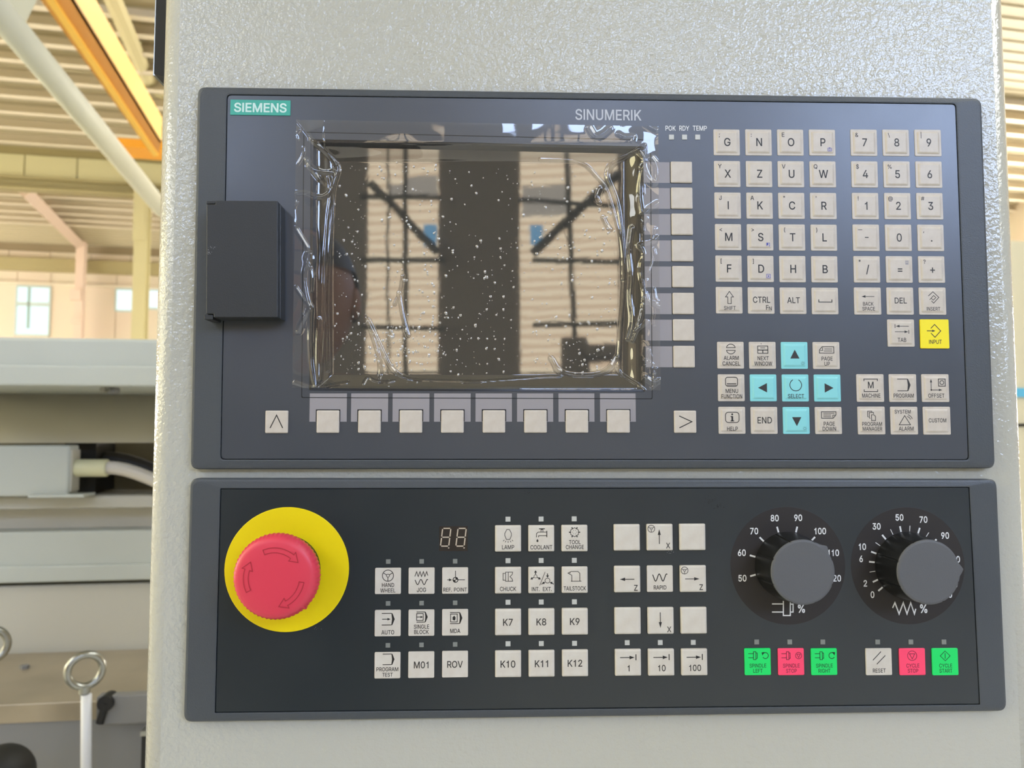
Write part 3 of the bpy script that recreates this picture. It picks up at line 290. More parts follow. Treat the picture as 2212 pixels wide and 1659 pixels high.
GL, GB = _dec(GLYPHS, .010), _dec(GLYPHS, .019)
def glyphs(s, bold=False):
    V, F, x = [], [], 0
    for ch in s:
        if ch == ' ': x += .26; continue
        a, v, f = (GB if bold else GL)[ch]; o = len(V)
        V += [(p + x, q) for p, q in v]; F += [tuple(k + o for k in t) for t in f]; x += a
    return V, F
CAPH = max(v[1] for v in GL['H'][1])
class Print:
    """collects text and line work, all in mm"""
    def __init__(s): s.v = []; s.f = []
    def text(s, t, cx, cy, h, cond=.88, w=None, shear=0, bold=False):
        if 2.15 <= h <= 2.5 and len(t) > 1: h *= .87; cond *= 1.15
        V, F = glyphs(t, bold)
        x0 = min(v[0] for v in V); x1 = max(v[0] for v in V); k = h / CAPH
        kx = (w/(x1-x0)) if w else k*cond; o = len(s.v)
        for x, y in V: s.v.append((cx + (x - (x0+x1)/2)*kx + shear*y*k, cy + (y - CAPH/2)*k))
        s.f += [tuple(i + o for i in f) for f in F]; return s
    def line(s, pts, wd=.35, closed=False):
        wd *= 1.18
        P = [Vector(p) for p in pts]; n = len(P); o = len(s.v)
        for i in range(n):
            a = P[i-1] if (i > 0 or closed) else None; b = P[(i+1) % n] if (i < n-1 or closed) else None
            d1 = (P[i]-a).normalized() if a is not None else None; d2 = (b-P[i]).normalized() if b is not None else None
            d1 = d1 or d2; d2 = d2 or d1
            nn = Vector((-(d1.y+d2.y), d1.x+d2.x))
            if nn.length < 1e-4: nn = Vector((-d1.y, d1.x))
            nn.normalize(); c = max(.35, nn.dot(Vector((-d1.y, d1.x)))); q = nn*(wd/2/c)
            s.v += [tuple(P[i]+q), tuple(P[i]-q)]
        for i in range(n if closed else n-1):
            j = (i+1) % n; s.f.append((o+2*i, o+2*i+1, o+2*j+1, o+2*j))
        return s
    def poly(s, pts):
        o = len(s.v); s.v += [tuple(p) for p in pts]; s.f.append(tuple(range(o, o+len(pts)))); return s
    def arc(s, cx, cy, r, a0=0, a1=360, wd=.35, n=28, ry=None):
        full = abs(a1-a0) >= 360; ry = ry or r
        k = n if full else n+1
        return s.line([(cx + r*math.cos(R(a0+(a1-a0)*i/n)), cy + ry*math.sin(R(a0+(a1-a0)*i/n))) for i in range(k)], wd, full)
    def disc(s, cx, cy, r, n=16): return s.poly([(cx+r*math.cos(2*math.pi*i/n), cy+r*math.sin(2*math.pi*i/n)) for i in range(n)])
    def arrow(s, x0, y0, x1, y1, wd=.35, hd=2.2, hw=1.3):
        a = Vector((x0, y0)); b = Vector((x1, y1)); d = (b-a).normalized(); q = Vector((-d.y, d.x)); c = b - d*hd
        s.line([a, c], wd); return s.poly([b, c + q*hw/2, c - q*hw/2])
    def make(s, name, m, parent, y, at=(0, 0), th=.00003, label=None):
        """laid at world-Y offset y (relative to parent), centre at (mm) relative to parent"""
        nv = len(s.v); X = [((u+at[0])/1000, (v+at[1])/1000) for u, v in s.v]
        me = bpy.data.meshes.new(name)
        vs = [(x, y, z) for x, z in X]
        fs = []
        for f in s.f:                                # face the viewer (-Y)
            a = 0
            for i in range(len(f)):
                p = X[f[i]]; q = X[f[(i+1) % len(f)]]; a += p[0]*q[1]-q[0]*p[1]
            fs.append(f if a > 0 else f[::-1])
        me.from_pydata(vs, [], fs); me.update()
        o = finish(name, me, m, parent)
        if label: o['label'] = label
        return o
def mm(p): return Vector((p.x*1000, p.z*1000))

# ================================================================== THE HALL
WALLC = mat('cream wall sheet', (220, 208, 182), .6, var=(.5, (224, 206, 184)))
WALLY = mat('yellowish translucent sheet', (212, 204, 156), .6)
DECK = mat('roof deck underside', (190, 180, 150), .6)
PURL = mat('galvanised purlin', (226, 214, 190), .45, spec=.5)
STEELC = mat('cream painted steel', (206, 196, 150), .5)
GIRT = mat('olive grey beam', (168, 156, 112), .55)
FLOOR = mat('grey green painted concrete', (206, 204, 196), .45, var=(.4, (192, 190, 182)))
DARKW = mat('dark brown grey rear wall', (112, 106, 100), .7)
CH = CAM.z + 7.0                 # ceiling height
XL, XR, YB, YF = -24.0, 20.0, -12.0, 31.5
bm = nb(); box(bm, (XL, YB, -.1), (XR, YF, 0), B); struct('floor', bm, FLOOR)
bm = nb(); box(bm, (XL, YB, CH), (XR, YF, CH+.1), B); ceiling = struct('ceiling', bm, DECK)
# corrugation ribs of the roof sheets, running across under the deck, joined
bm = nb()
y = 8.0
while y < YF-.2:
    box(bm, (XL, y, CH-.03), (XR, y+.10, CH+.02), B); y += .33
o = obj('deck_corrugation', bm, DECK, ceiling); o['kind'] = 'stuff'
def purlin(y, x0=XL, x1=XR):
    bm = nb(); box(bm, (x0, y, CH-.24), (x1, y+.17, CH-.22), B); box(bm, (x0, y+.15, CH-.24), (x1, y+.17, CH), B)
    box(bm, (x0, y-.0, CH-.24), (x0+.02, y+.17, CH), B)
    return obj('purlin', bm, PURL, ceiling)
ys = [B.atz(100, py, CH-.24).y for py in (15, 55, 95, 135, 175, 212, 247, 280, 311)]
ys += [B.atz(100, py, CH-.24).y for py in (424, 443, 459, 472, 484)]
for y in ys: purlin(y)
bm = nb(); box(bm, (XL, YF, 0), (XR, YF+.1, CH), B); wall_back = struct('wall_back', bm, mat('seam shadow brown', (150, 134, 104), .7))
bm = nb(); box(bm, (XL, YB-.1, 0), (XR, YB, CH), B); wall_front = struct('wall_front', bm, DARKW)
bm = nb(); box(bm, (XL-.1, YB, 0), (XL, YF, CH), B); struct('wall_left', bm, WALLC)
bm = nb(); box(bm, (XR, YB, 0), (XR+.1, YF, CH), B); struct('wall_right', bm, WALLC)
# far wall: sheets in three tiers with open seams, girts between
def zy(py, px=150, y=YF): return B.at(px, py, y).z
zg, zw = zy(584), zy(617)
xs0 = B.at(-60, 600, YF).x
wins = [(38, 107, 619, 725), (252, 295, 625, 673), (315, 352, 626, 668)]
rects = []
for (a, b, c, d) in wins:
    p = B.at(a, c, YF); q = B.at(b, d, YF); rects.append((p.x, q.x, q.z, p.z))
def sheets(x0, x1, z0, z1, step, m, name='cladding_sheet', holes=()):
    x = x0
    while x < x1 - .05:
        e = min(x + step, x1)
        segs = [(z0, z1)]
        for (ha, hb, hc, hd) in holes:
            if hb > x and ha < e and hd > z0 and hc < z1:
                segs = [(z0, hc), (hd, z1)] if hd < z1 else [(z0, hc)]
        for (s0, s1) in segs:
            if s1 - s0 > .05:
                bm = nb(); box(bm, (x+.012, YF-.06, s0), (e-.012, YF-.002, s1), B); obj(name, bm, m, wall_back)
        x = e
bx = sorted(rects)
edges = [xs0-3]
for r_ in bx: edges += [r_[0], r_[1]]
edges.append(B.at(420, 600, YF).x)
lower = []
for i in range(len(edges)-1):
    a, b = edges[i], edges[i+1]
    hole = [(r_[0], r_[1], r_[2], r_[3]) for r_ in rects if abs(r_[0]-a) < 1e-6]
    n = max(1, round((b-a)/1.35))
    for k in range(n):
        xa = a+(b-a)*k/n; xb = a+(b-a)*(k+1)/n
        sheets(xa, xb, 0, zg-.12, 99, WALLC, holes=hole)
xa = edges[0]; sheets(xa, edges[-1], zg+.1, CH-.3, 1.4, WALLC)
xr0 = B.at(2120, 600, YF).x
sheets(xr0-.5, XR, 0, zg-.12, 1.4, WALLC); sheets(xr0-.5, XR, zg+.1, CH-.3, 1.4, WALLC)
bm = nb(); box(bm, (XL, YF-.3, zg-.12), (XR, YF-.001, zg+.1), B); struct('trim_1', bm, GIRT, label='olive grey wall girt across the far wall')
bm = nb(); box(bm, (XL, YF-.2, zw-.04), (XR, YF-.062, zw+.05), B); struct('trim_2', bm, PURL)
bm = nb(); box(bm, (XL, YF-.35, CH-1.0), (XR, YF-.061, CH-.6), B); struct('trim_3', bm, GIRT)
GLOW = emitter('daylight window pane', (232, 246, 246), 1.35)
MUL = mat('pale aluminium frame', (190, 206, 200), .4)
for k, (a, b, c, d) in enumerate(rects):
    bm = nb(); 
    for q in ((a, b, c-.04, c+.03), (a, b, d-.03, d+.04), (a-.03, a+.03, c, d), (b-.03, b+.03, c, d)):
        box(bm, (q[0], YF-.1, q[2]), (q[1], YF-.0, q[3]), B)
    wo = struct('window_%d' % (k+1), bm, MUL)
    if k == 0:
        bm = nb(); xm = a+(b-a)*.37; box(bm, (xm-.04, YF-.09, c+.25), (xm+.05, YF-.02, d), B); obj('mullion', bm, mat('grey green mullion', (150, 180, 172), .5), wo)
        bm = nb(); zm = c+(d-c)*.60; box(bm, (a, YF-.09, zm), (b, YF-.02, zm+.14), B); obj('transom', bm, MUL, wo)
    bm = nb(); box(bm, (a, YF-.045, c), (b, YF-.035, d), B); obj('pane', bm, GLOW, wo)
# fascia and tie beam of the middle bay
YM = B.atz(100, 328, CH-.24).y + .3
zf, zb = B.at(100, 388, YM).z, B.at(100, 413, YM).z
x = B.at(-140, 350, YM).x; xe = B.at(420, 350, YM).x
bm = nb(); box(bm, (XL, YM+.06, zf), (XR, YM+.1, CH), B); fas = struct('trim_4', bm, GIRT, label='translucent yellowish fascia hung from roof')
stp = (B.at(167, 350, YM).x - B.at(53, 350, YM).x)
x = B.at(53, 350, YM).x - stp*3
while x < XR:
    bm = nb(); box(bm, (x+.015, YM, zf+.02), (min(x+stp-.015, XR), YM+.058, CH-.25), B); obj('fascia_sheet', bm, WALLY, fas); x += stp
bm = nb()
z0, z1 = zb, zf+.02
box(bm, (XL, YM-.12, z1-.05), (XR, YM+.22, z1), B); box(bm, (XL, YM-.12, z0), (XR, YM+.22, z0+.05), B); box(bm, (XL, YM+.03, z0), (XR, YM+.07, z1), B)
struct('trim_5', bm, GIRT, label='olive grey tie beam under the fascia')
# column of the middle bay
a = B.at(290, 560, YM-.1); b = B.at(318, 560, YM-.1)
bm = nb(); box(bm, (a.x, YM-.2, 0), (b.x, YM-.17, z1), B); box(bm, (a.x, YM+.17, 0), (b.x, YM+.2, z1), B)
box(bm, ((a.x+b.x)/2-.02, YM-.17, 0), ((a.x+b.x)/2+.02, YM+.17, z1), B)
t = obj('steel_column', bm, STEELC); tag(t, 'cream steel column in front of the far wall', 'column')
zc = B.at(300, 520, YM-.2).z
bm = nb(); box(bm, (a.x-.02, YM-.24, zc), (b.x-.05, YM-.202, z1-.06), B); obj('splice_plate', bm, STEELC, t)
# thin pinkish post with knee brace on the far wall
PINKS = mat('pinkish primer steel', (226, 202, 182), .5)
YP = YF-.9
a = B.at(162, 600, YP); b = B.at(180, 600, YP)
bm = nb(); box(bm, (a.x, YP, 0), (b.x, YP+.35, B.at(170, 500, YP).z), B)
t = obj('wall_post', bm, PINKS); tag(t, 'slim pinkish post against far wall right of the tall window', 'post')
zq = B.at(170, 700, YP).z
bm = nb(); box(bm, (a.x-.06, YP-.12, zq), (b.x+.03, YP-.001, zq+.22), B); obj('bracket', bm, PINKS, t)
zq = B.at(170, 650, YP).z
bm = nb(); box(bm, (a.x-.1, YP-.2, zq), (b.x-.02, YP-.001, zq+.4), B); obj('lamp_bracket', bm, PINKS, t)
p0 = B.atz(52, 410, CH-.35); p1 = B.at(172, 528, YP)
bm = nb(); tube(bm, [B.m @ Vector((p0.x, p0.y, p0.z)), B.m @ (p1 + Vector((0, -.2, 0)))], .22, 4)
t = obj('roof_rafter', bm, PINKS); tag(t, 'pinkish tapering rafter sloping down to slim far post', 'rafter')
# yellow crane girder running away along the hall
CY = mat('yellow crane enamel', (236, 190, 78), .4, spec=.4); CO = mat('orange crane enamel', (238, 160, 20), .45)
CB = mat('dull orange crane underside', (214, 150, 72), .5)  # duller orange for the strip under the girder
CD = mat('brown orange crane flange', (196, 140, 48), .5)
crane = thing('crane_girder', 'yellow overhead crane girder under the roof at upper left', 'crane', tuple(B.w(-5, 12, 5)))
zc0 = CAM.z + 3.9
near = B.atz(140, -60, zc0); far = B.atz(335, 325, zc0)
# edges on the underside plane
g0 = [B.atz(px, 0, zc0) for px in (88, 104, 121, 160)]
g1 = [B.atz(px, py, zc0) for px, py in ((322, 326), (332, 334), (342, 332), (349, 308))]
def strip(name, i, j, z0, z1, m, lab=None):
    bm = nb(); vs = []
    for g, e in ((g0, -.55), (g1, 0)):
        for k in (i, j):
            d = (g1[k]-g0[k]); p = g[k] + d*e
            for z in (z0, z1): vs.append(bm.verts.new(B.m @ Vector((p.x, p.y, z))))
    for f in ((0,1,3,2), (4,6,7,5), (0,4,5,1), (2,3,7,6), (0,2,6,4), (1,5,7,3)): bm.faces.new([vs[q] for q in f])
    return obj(name, bm, m, crane, label=lab)
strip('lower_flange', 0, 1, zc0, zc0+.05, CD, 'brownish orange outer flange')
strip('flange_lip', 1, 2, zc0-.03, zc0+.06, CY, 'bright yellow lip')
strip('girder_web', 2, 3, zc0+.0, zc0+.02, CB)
# the web seen from its right side, tall
bm = nb(); a0 = g0[3] - (g1[3]-g0[3])*.55; a1 = g1[3]
e_ = B.atz(205, 72, zc0); up = B.at(205, -2, e_.y).z - zc0
vs = [bm.verts.new(B.m @ Vector(v)) for v in ((a0.x-.03, a0.y, zc0), (a0.x, a0.y, zc0), (a1.x-.03, a1.y, zc0), (a1.x, a1.y, zc0),
      (a0.x-.03, a0.y, zc0+up), (a0.x, a0.y, zc0+up), (a1.x-.03, a1.y, zc0+up), (a1.x, a1.y, zc0+up))]
for f in ((0,1,3,2), (4,6,7,5), (0,4,5,1), (2,3,7,6), (0,2,6,4), (1,5,7,3)): bm.faces.new([vs[q] for q in f])
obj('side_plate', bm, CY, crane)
# end carriage, crosswise at the far end
pa = B.at(250, 297, g1[0].y+.3); pb = B.at(352, 322, g1[0].y+.3)
bm = nb(); box(bm, (pa.x, g1[0].y+.3, pb.z), (pb.x+1.5, g1[0].y+.8, pa.z), B); obj('end_carriage', bm, CO, crane, label='orange end carriage')
# grey diagonal pipe brace in front of the crane
PIPE = mat('grey green painted pipe', (196, 196, 176), .5)
p0 = B.at(-40, -20, 4.6); p1 = B.at(350, 452, 8.6)
bm = nb(); tube(bm, [B.m @ p0, B.m @ p1], .085, 20)
t = obj('pipe_brace', bm, PIPE, smooth=True); tag(t, 'thick grey green diagonal pipe crossing in front of the roof', 'pipe')
# gusset at the top-left and a thin roof truss
q = [B.at(px, py, 6.2) for px, py in ((8, -30), (84, -8), (36, 40), (48, 60))]
bm = nb(); 
a = [bm.verts.new(B.m @ B.at(px, py, 6.2)) for px, py in ((-30, -30), (84, -8), (50, 60), (8, 20))]
b = [bm.verts.new(B.m @ B.at(px, py, 6.26)) for px, py in ((-30, -30), (84, -8), (50, 60), (8, 20))]
bm.faces.new(a); bm.faces.new(b)
for i in range(4): bm.faces.new((a[i], a[(i+1) % 4], b[(i+1) % 4], b[i]))
t = obj('gusset_plate', bm, PIPE); tag(t, 'grey gusset plate above the pipe at top left', 'plate')
tr = thing('roof_truss', 'slender cream roof truss right of the yellow girder', 'truss', tuple(B.w(-6, 14, 7)))
def bar(px0, py0, px1, py1, y0, y1, r, nm='truss_bar', par=tr, m=STEELC):
    bm = nb(); tube(bm, [B.m @ B.at(px0, py0, y0), B.m @ B.at(px1, py1, y1)], r, 8); return obj(nm, bm, m, par)
bar(232, -30, 318, 170, 12, 16, .14); bar(318, 170, 352, 205, 16, 17, .12)
bar(295, 95, 345, 60, 14.5, 15, .05); bar(305, 155, 352, 115, 15.8, 16.2, .05)
# rear wall (behind the photographer): daylight cladding, dark frames, high windows
CLAD = emitter('backlit corrugated daylight sheet', (246, 228, 196), CLADDING)
CLAD_SHADE = emitter('backlit corrugated daylight sheet, far slope', (240, 212, 178), CLADDING*.82)  # every other slope glows dimmer, so rib shading is put into the colour
BAR = mat('dark green steel frame', (60, 62, 56), .6)
def ribbed(x0, x1, z0, z1, name):
    bm = nb(); n = int((z1-z0)/.16); zz = z0
    ring = []
    for k in range(n*2+1):
        z = z0 + (z1-z0)*k/(n*2); ring.append((YB + (.05 if k % 2 else .02), z))
    A = [bm.verts.new(B.m @ Vector((x0, y_, z))) for y_, z in ring]; D = [bm.verts.new(B.m @ Vector((x1, y_, z))) for y_, z in ring]
    for i in range(len(A)-1): bm.faces.new((A[i], D[i], D[i+1], A[i+1]))
    o = obj(name, bm, CLAD); o['kind'] = 'structure'; o.data.materials.append(CLAD_SHADE)
    for i, p_ in enumerate(o.data.polygons): p_.material_index = i % 2
    return o
for k, (a, b, c, d) in enumerate(((798, 946, 300, 802), (1124, 1337, 300, 802))):
    p = B.mirror(a, c, YB); q = B.mirror(b, d, YB)
    wd = ribbed(min(p.x, q.x), max(p.x, q.x), min(p.z, q.z), max(p.z, q.z), 'window_%d' % (k+4))
def rbar(a, b, w_, y_=YB+.25, par=None):
    p = B.mirror(*a, y_); q = B.mirror(*b, y_)
    bm = nb(); tube(bm, [B.m @ p, B.m @ q], w_, 4); return obj('frame_bar', bm, BAR, par)
fr = thing('wall_frame', 'dark steel frame standing before the rear daylight panels', 'frame', tuple(B.w(0, YB+.3, 0)))
for a, b, w_ in (((838, 290), (838, 810), .022), ((876, 290), (876, 810), .045), ((780, 425), (950, 425), .05), ((780, 562), (960, 562), .05), ((780, 706), (960, 710), .045),
               ((800, 395), (945, 545), .07), ((1222, 290), (1245, 810), .045), ((1120, 432), (1345, 446), .045), ((1150, 562), (1345, 566), .045), ((1150, 703), (1345, 698), .045),
               ((1335, 375), (1150, 548), .08)):
    rbar(a, b, w_, par=fr)
def pane(nm, a, b, m, wide=0):
    p = B.mirror(*a, YB); q = B.mirror(*b, YB)
    bm = nb(); box(bm, (min(p.x, q.x), YB+.06, min(p.z, q.z)), (max(p.x, q.x), YB+.09, max(p.z, q.z)), B)
    o = obj(nm, bm, m); o['kind'] = 'structure'; return o
# dimmer sheet bands across the daylight cladding
bm = nb()
for (a, b) in (((880, 385), (946, 425)), ((1130, 405), (1235, 465)), ((840, 402), (876, 422))):
    p = B.mirror(*a, YB); q = B.mirror(*b, YB); box(bm, (min(p.x, q.x), YB+.06, min(p.z, q.z)), (max(p.x, q.x), YB+.08, max(p.z, q.z)), B)
struct('trim_6', bm, emitter('overlapped daylight sheet', (232, 222, 206), 1.5))
BLUEW = emitter('blue sky pane', (120, 176, 214), 2.6)
SKYL = emitter('added yellowish roof glow', (255, 244, 190), 9.0)  # roof light added out of view for yellow glints on the housing's left bend
bm = nb(); box(bm, (-19, -6, CH-.02), (-14.5, 11, CH-.004), B); obj('unseen_roof_light', bm, SKYL, ceiling)
pane('window_6', (918, 488), (945, 535), BLUEW); pane('window_7', (1147, 490), (1172, 530), BLUEW)
HIGH = emitter('high window daylight', (190, 212, 255), WINDOW)
for k, (x0, x1, z0, z1) in enumerate(((3.0, 10.5, 5.2, 8.35), (-1.6, 1.2, 6.7, 8.3), (-8.6, -6.8, 5.8, 8.3))):
    bm = nb(); box(bm, (x0, YB+.002, z0), (x1, YB+.03, z1), B); o = obj('window_%d' % (8+k), bm, HIGH); o['kind'] = 'structure'
SKYM = emitter('unseen roof strip', (250, 252, 250), SKYLIGHT)
for k, (x0, x1, y0, y1) in enumerate(((-10, -7.5, -10, 3), (4.5, 7, -8, 3.5), (4.8, 7, 10, 28), (-22.8, -20, -8, 30), (-1.8, .8, 9, 28))):  # strips over the far hall are added out of view to brighten it
    y1 = y1
    bm = nb(); box(bm, (x0, y0, CH-.02), (x1, y1, CH-.004), B); o = obj('unseen_roof_light', bm, SKYM, ceiling)
bm = nb(); box(bm, (XL+.004, -8, 3.5), (XL+.03, 8, 6.5), B); o = obj('window_11', bm, emitter('warm side window', (255, 246, 205), 9.0)); o['kind'] = 'structure'

# ================================================================== THE LATHE BEHIND
MW = mat('light grey green machine enamel', (186, 191, 185), .4, var=(3, (180, 185, 178)))
MO = mat('shaded olive machine panel', (214, 208, 190), .5)
MG = mat('warm grey machine panel', (190, 188, 176), .45)
BLK = mat('black rubber', (20, 20, 18), .6)
STL = mat('ground steel', (172, 160, 138), .38, metal=.5, var=(8, (158, 147, 126)))
STG = mat('grey cast steel', (128, 128, 128), .55, metal=.2)
CHR = mat('zinc plated steel', (162, 163, 156), .28, metal=1)
def mb(px0, py0, px1, py1, y, dep, bm=None):
    """box in the lathe's frame: front face fills these pixels at depth y"""
    c = (px0+px1)/2
    p = M.at(px0, py0 if px0 == px1 else py0, y); q = M.at(px1, py1, y)
    zt = M.at(max(px0, 100) if px0 < 100 < px1 else c, py0, y).z; zb_ = M.at(100 if px0 < 100 < px1 else c, py1, y).z
    bm = bm or nb(); box(bm, (min(p.x, q.x), y, min(zt, zb_)), (max(p.x, q.x), y+dep, max(zt, zb_)), M); return bm
lat = thing('lathe', 'grey green lathe body behind the control pendant', 'machine', tuple(M.w(-.8, 1.8, 0)))
obj('top_rail', mb(-400, 729, 620, 832, 1.40, .5), MW, lat, bevel=.006)
obj('rail_lip', mb(-400, 789, 620, 833, 1.392, .02), MW, lat, bevel=.003)
# slanted recess panel
bm = nb(); yA, yB_ = 1.85, 1.62
pa = M.at(100, 800, yA); pb = M.at(100, 957, yB_); xl = M.at(-450, 900, yA).x; xr = M.at(640, 900, yA).x
vs = [bm.verts.new(M.w(*v)) for v in ((xl, yA, pa.z), (xr, yA, pa.z), (xr, yB_, pb.z), (xl, yB_, pb.z), (xl, yA+.02, pa.z), (xr, yA+.02, pa.z), (xr, yB_+.02, pb.z), (xl, yB_+.02, pb.z))]
for f in ((0,1,2,3), (4,7,6,5), (0,4,5,1), (3,2,6,7), (0,3,7,4), (1,5,6,2)): bm.faces.new([vs[i] for i in f])
obj('recess_panel', bm, MO, lat)
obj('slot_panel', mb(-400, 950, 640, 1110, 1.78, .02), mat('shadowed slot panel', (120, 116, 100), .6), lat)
bm = mb(140, 956, 205, 1064, 1.66, .10); obj('slot_shade_block', bm, BLK, lat, label='black block standing for the dark of the slot')  # black block put in for the deep shade inside the slot
obj('ledge', mb(-400, 1072, 640, 1100, 1.625, .2), MG, lat, bevel=.004)
obj('lower_band', mb(-400, 1100, 640, 1150, 1.68, .1), MO, lat)
obj('step_panel', mb(-400, 1148, 640, 1258, 1.62, .1), MW, lat, bevel=.003)
obj('step_strip', mb(-400, 1222, 640, 1258, 1.612, .02), MW, lat, bevel=.003)
obj('front_panel', mb(-400, 1264, 640, 1440, 1.63, .1), MG, lat, bevel=.003)
bm = nb(); box(bm, M.i @ (M.m @ (M.at(-400, 1255, 1.66))), (M.at(640, 1255, 1.66).x, 1.9, 0.05), M); obj('bed', bm, MG, lat)
obj('junction_box', mb(-300, 962, 147, 1072, 1.575, .045), MW, lat, bevel=.004, label='long pale box with an open end')
obj('box_flange', mb(147, 972, 154, 1062, 1.58, .035), MG, lat)
obj('box_lip', mb(60, 1069, 180, 1075, 1.56, .055), MW, lat)
bm = mb(226, 836, 248, 850, 1.45, .03); o = obj('clamp', bm, STG, lat, bevel=.004, label='small grey clamp under the rail')
bm = nb(); c0 = M.w(*M.at(231, 842, 1.44)); tube(bm, [c0, c0 + (M.m.to_3x3() @ Vector((0, -.02, 0)))], .005, 6); obj('clamp_screw', bm, CHR, lat)
# cable
cab = thing('cable', 'white sheathed cable curving right from the pale box end', 'cable', tuple(M.w(*M.at(160, 1010, 1.6))))
bm = nb(); tube(bm, [M.w(*M.at(153, 1011, 1.6)), M.w(*M.at(156, 1011, 1.6)), M.w(*M.at(230, 1011, 1.6)), M.w(*M.at(233, 1011, 1.6))], .0170, 20)
obj('connector', bm, mat('cream connector', (212, 210, 172), .45), cab, smooth=True, bevel=.002)
pts = [(228, 1010), (250, 1011), (272, 1015), (295, 1022), (318, 1031), (345, 1043), (380, 1060), (430, 1090)]
CW = mat('ribbed white sheath', (214, 208, 196), .45, bump=[(900, .0006)])
bm = nb(); tube(bm, [M.w(*M.at(a, b, 1.6)) for a, b in pts], .0122, 16); obj('sheath', bm, CW, cab, smooth=True)
rgs = nb()
for i in range(24):
    t_ = i/24*(len(pts)-2); k = int(t_); f_ = t_-k; a = pts[k][0]*(1-f_)+pts[k+1][0]*f_; b = pts[k][1]*(1-f_)+pts[k+1][1]*f_
    a2 = a+3; b2 = b + 3*(pts[k+1][1]-pts[k][1])/(pts[k+1][0]-pts[k][0]); tube(rgs, [M.w(*M.at(a, b, 1.6)), M.w(*M.at(a2, b2, 1.6))], .0129, 12)
o = obj('sheath_rib', rgs, CW, cab); o['kind'] = 'stuff'
bm = nb(); tube(bm, [M.w(*M.at(a, b-12, 1.70)) for a, b in pts], .022, 10); o = obj('hose', bm, BLK); tag(o, 'black hose running in the slot behind the white cable', 'hose')
# steel block under the white panel
zt = M.at(100, 1415, 1.6).z; yf = M.atz(100, 1518, zt).y; yb = 1.6
blk = thing('steel_block', 'brown tinted ground steel block with dark sides at lower left', 'block', tuple(M.w(-.9, yf, zt-.3)))
xa, xb = M.at(-300, 1500, yf).x, M.at(520, 1500, yf).x
bm = nb(); box(bm, (xa, yf, zt-.03), (xb, yb+.02, zt), M); obj('top_plate', bm, STL, blk, bevel=.002)
bm = nb(); box(bm, (xa, yf+.003, zt-.6), (xb, yb, zt-.0301), M); obj('body', bm, STG, blk)
xs_ = M.at(214, 1500, yf-.01).x
bm = nb(); box(bm, (xs_, yf-.02, M.at(260, 1555, yf).z), (xb, yf+.002, M.at(260, 1494, yf).z), M); obj('face_plate', bm, STG, blk, bevel=.002)
bm = nb(); c0 = M.at(225, 1522, yf-.03); tube(bm, [M.w(c0.x, yf-.028, c0.z), M.w(c0.x, yf+.0, c0.z)], .012, 16); tube(bm, [M.w(c0.x-.008, yf-.024, c0.z-.03), M.w(c0.x, yf-.024, c0.z)], .006, 8); obj('latch', bm, BLK, blk, label='black round latch')
bm = nb(); c1 = M.at(53, 1442, (yf+yb)/2); c1 = M.atz(53, 1444, zt); tube(bm, [M.w(c1.x, c1.y, zt), M.w(c1.x, c1.y, zt+.006)], .008, 6); obj('socket_screw', bm, STG, blk)
def eye(px, py, y, lab, rod=True):
    c = M.at(px, py, y); k = c.y*1.0/ (FPX)  # metres per pixel at that depth
    t = thing('eye_bolt', lab, 'bolt', tuple(M.w(c.x, c.y, zt)), 'eye bolts on the steel block')
    bm = nb(); n, q = 32, 12; Rm, rm = 31*k, 7.5*k; vs = []
    A = Matrix.Rotation(R(28), 3, 'Z')
    for i in range(n):
        a = 2*math.pi*i/n; row = []
        for j in range(q):
            b = 2*math.pi*j/q; rr = Rm + rm*math.cos(b)
            row.append(bm.verts.new(M.m @ (c + A @ Vector((rr*math.cos(a), rm*1.1*math.sin(b), rr*math.sin(a))))))
        vs.append(row)
    for i in range(n):
        for j in range(q): bm.faces.new((vs[i][j], vs[(i+1) % n][j], vs[(i+1) % n][(j+1) % q], vs[i][(j+1) % q]))
    obj('ring', bm, CHR, t, smooth=True)
    z1_ = c.z - 35*k
    bm = nb(); tube(bm, [M.w(c.x, c.y, z1_+4*k), M.w(c.x, c.y, z1_-4*k), M.w(c.x, c.y, z1_-9*k)], 11*k, 20); obj('collar', bm, CHR, t)
    bm = nb(); tube(bm, [M.w(c.x, c.y, z1_-9*k), M.w(c.x, c.y, z1_-20*k)], 8*k, 6); obj('nut', bm, STG, t)
    if rod:
        bm = nb(); tube(bm, [M.w(c.x+.003, c.y, z1_-12*k), M.w(c.x+.008, c.y, z1_-260*k)], 10*k, 12); obj('rod', bm, mat('white coated rod', (214, 216, 220), .35), t, smooth=True, label='white coated rod below the ring')
    return t
eye(184, 1448, yf-.03, 'zinc eye bolt with white rod left of the pendant', True)
eye(-24, 1394, yf+.10, 'zinc eye bolt cut off by the left edge of the picture', False)
bm = nb(); c0 = M.at(5, 1675, yf-.12)
bmesh.ops.create_uvsphere(bm, u_segments=32, v_segments=16, radius=.042, matrix=Matrix.Translation(M.m @ c0))
o = obj('handle_ball', bm, BLK, smooth=True); tag(o, 'black plastic handle ball at bottom left corner', 'knob')
bm = mb(306, 1590, 330, 1800, yf-.06, .03); o = obj('black_post', bm, BLK); tag(o, 'narrow black post beside the pendant edge at the bottom', 'post')
bm = mb(303, 1580, 325, 1590, yf-.062, .034); obj('post_tip', bm, CHR, o, label='bright metal tip')
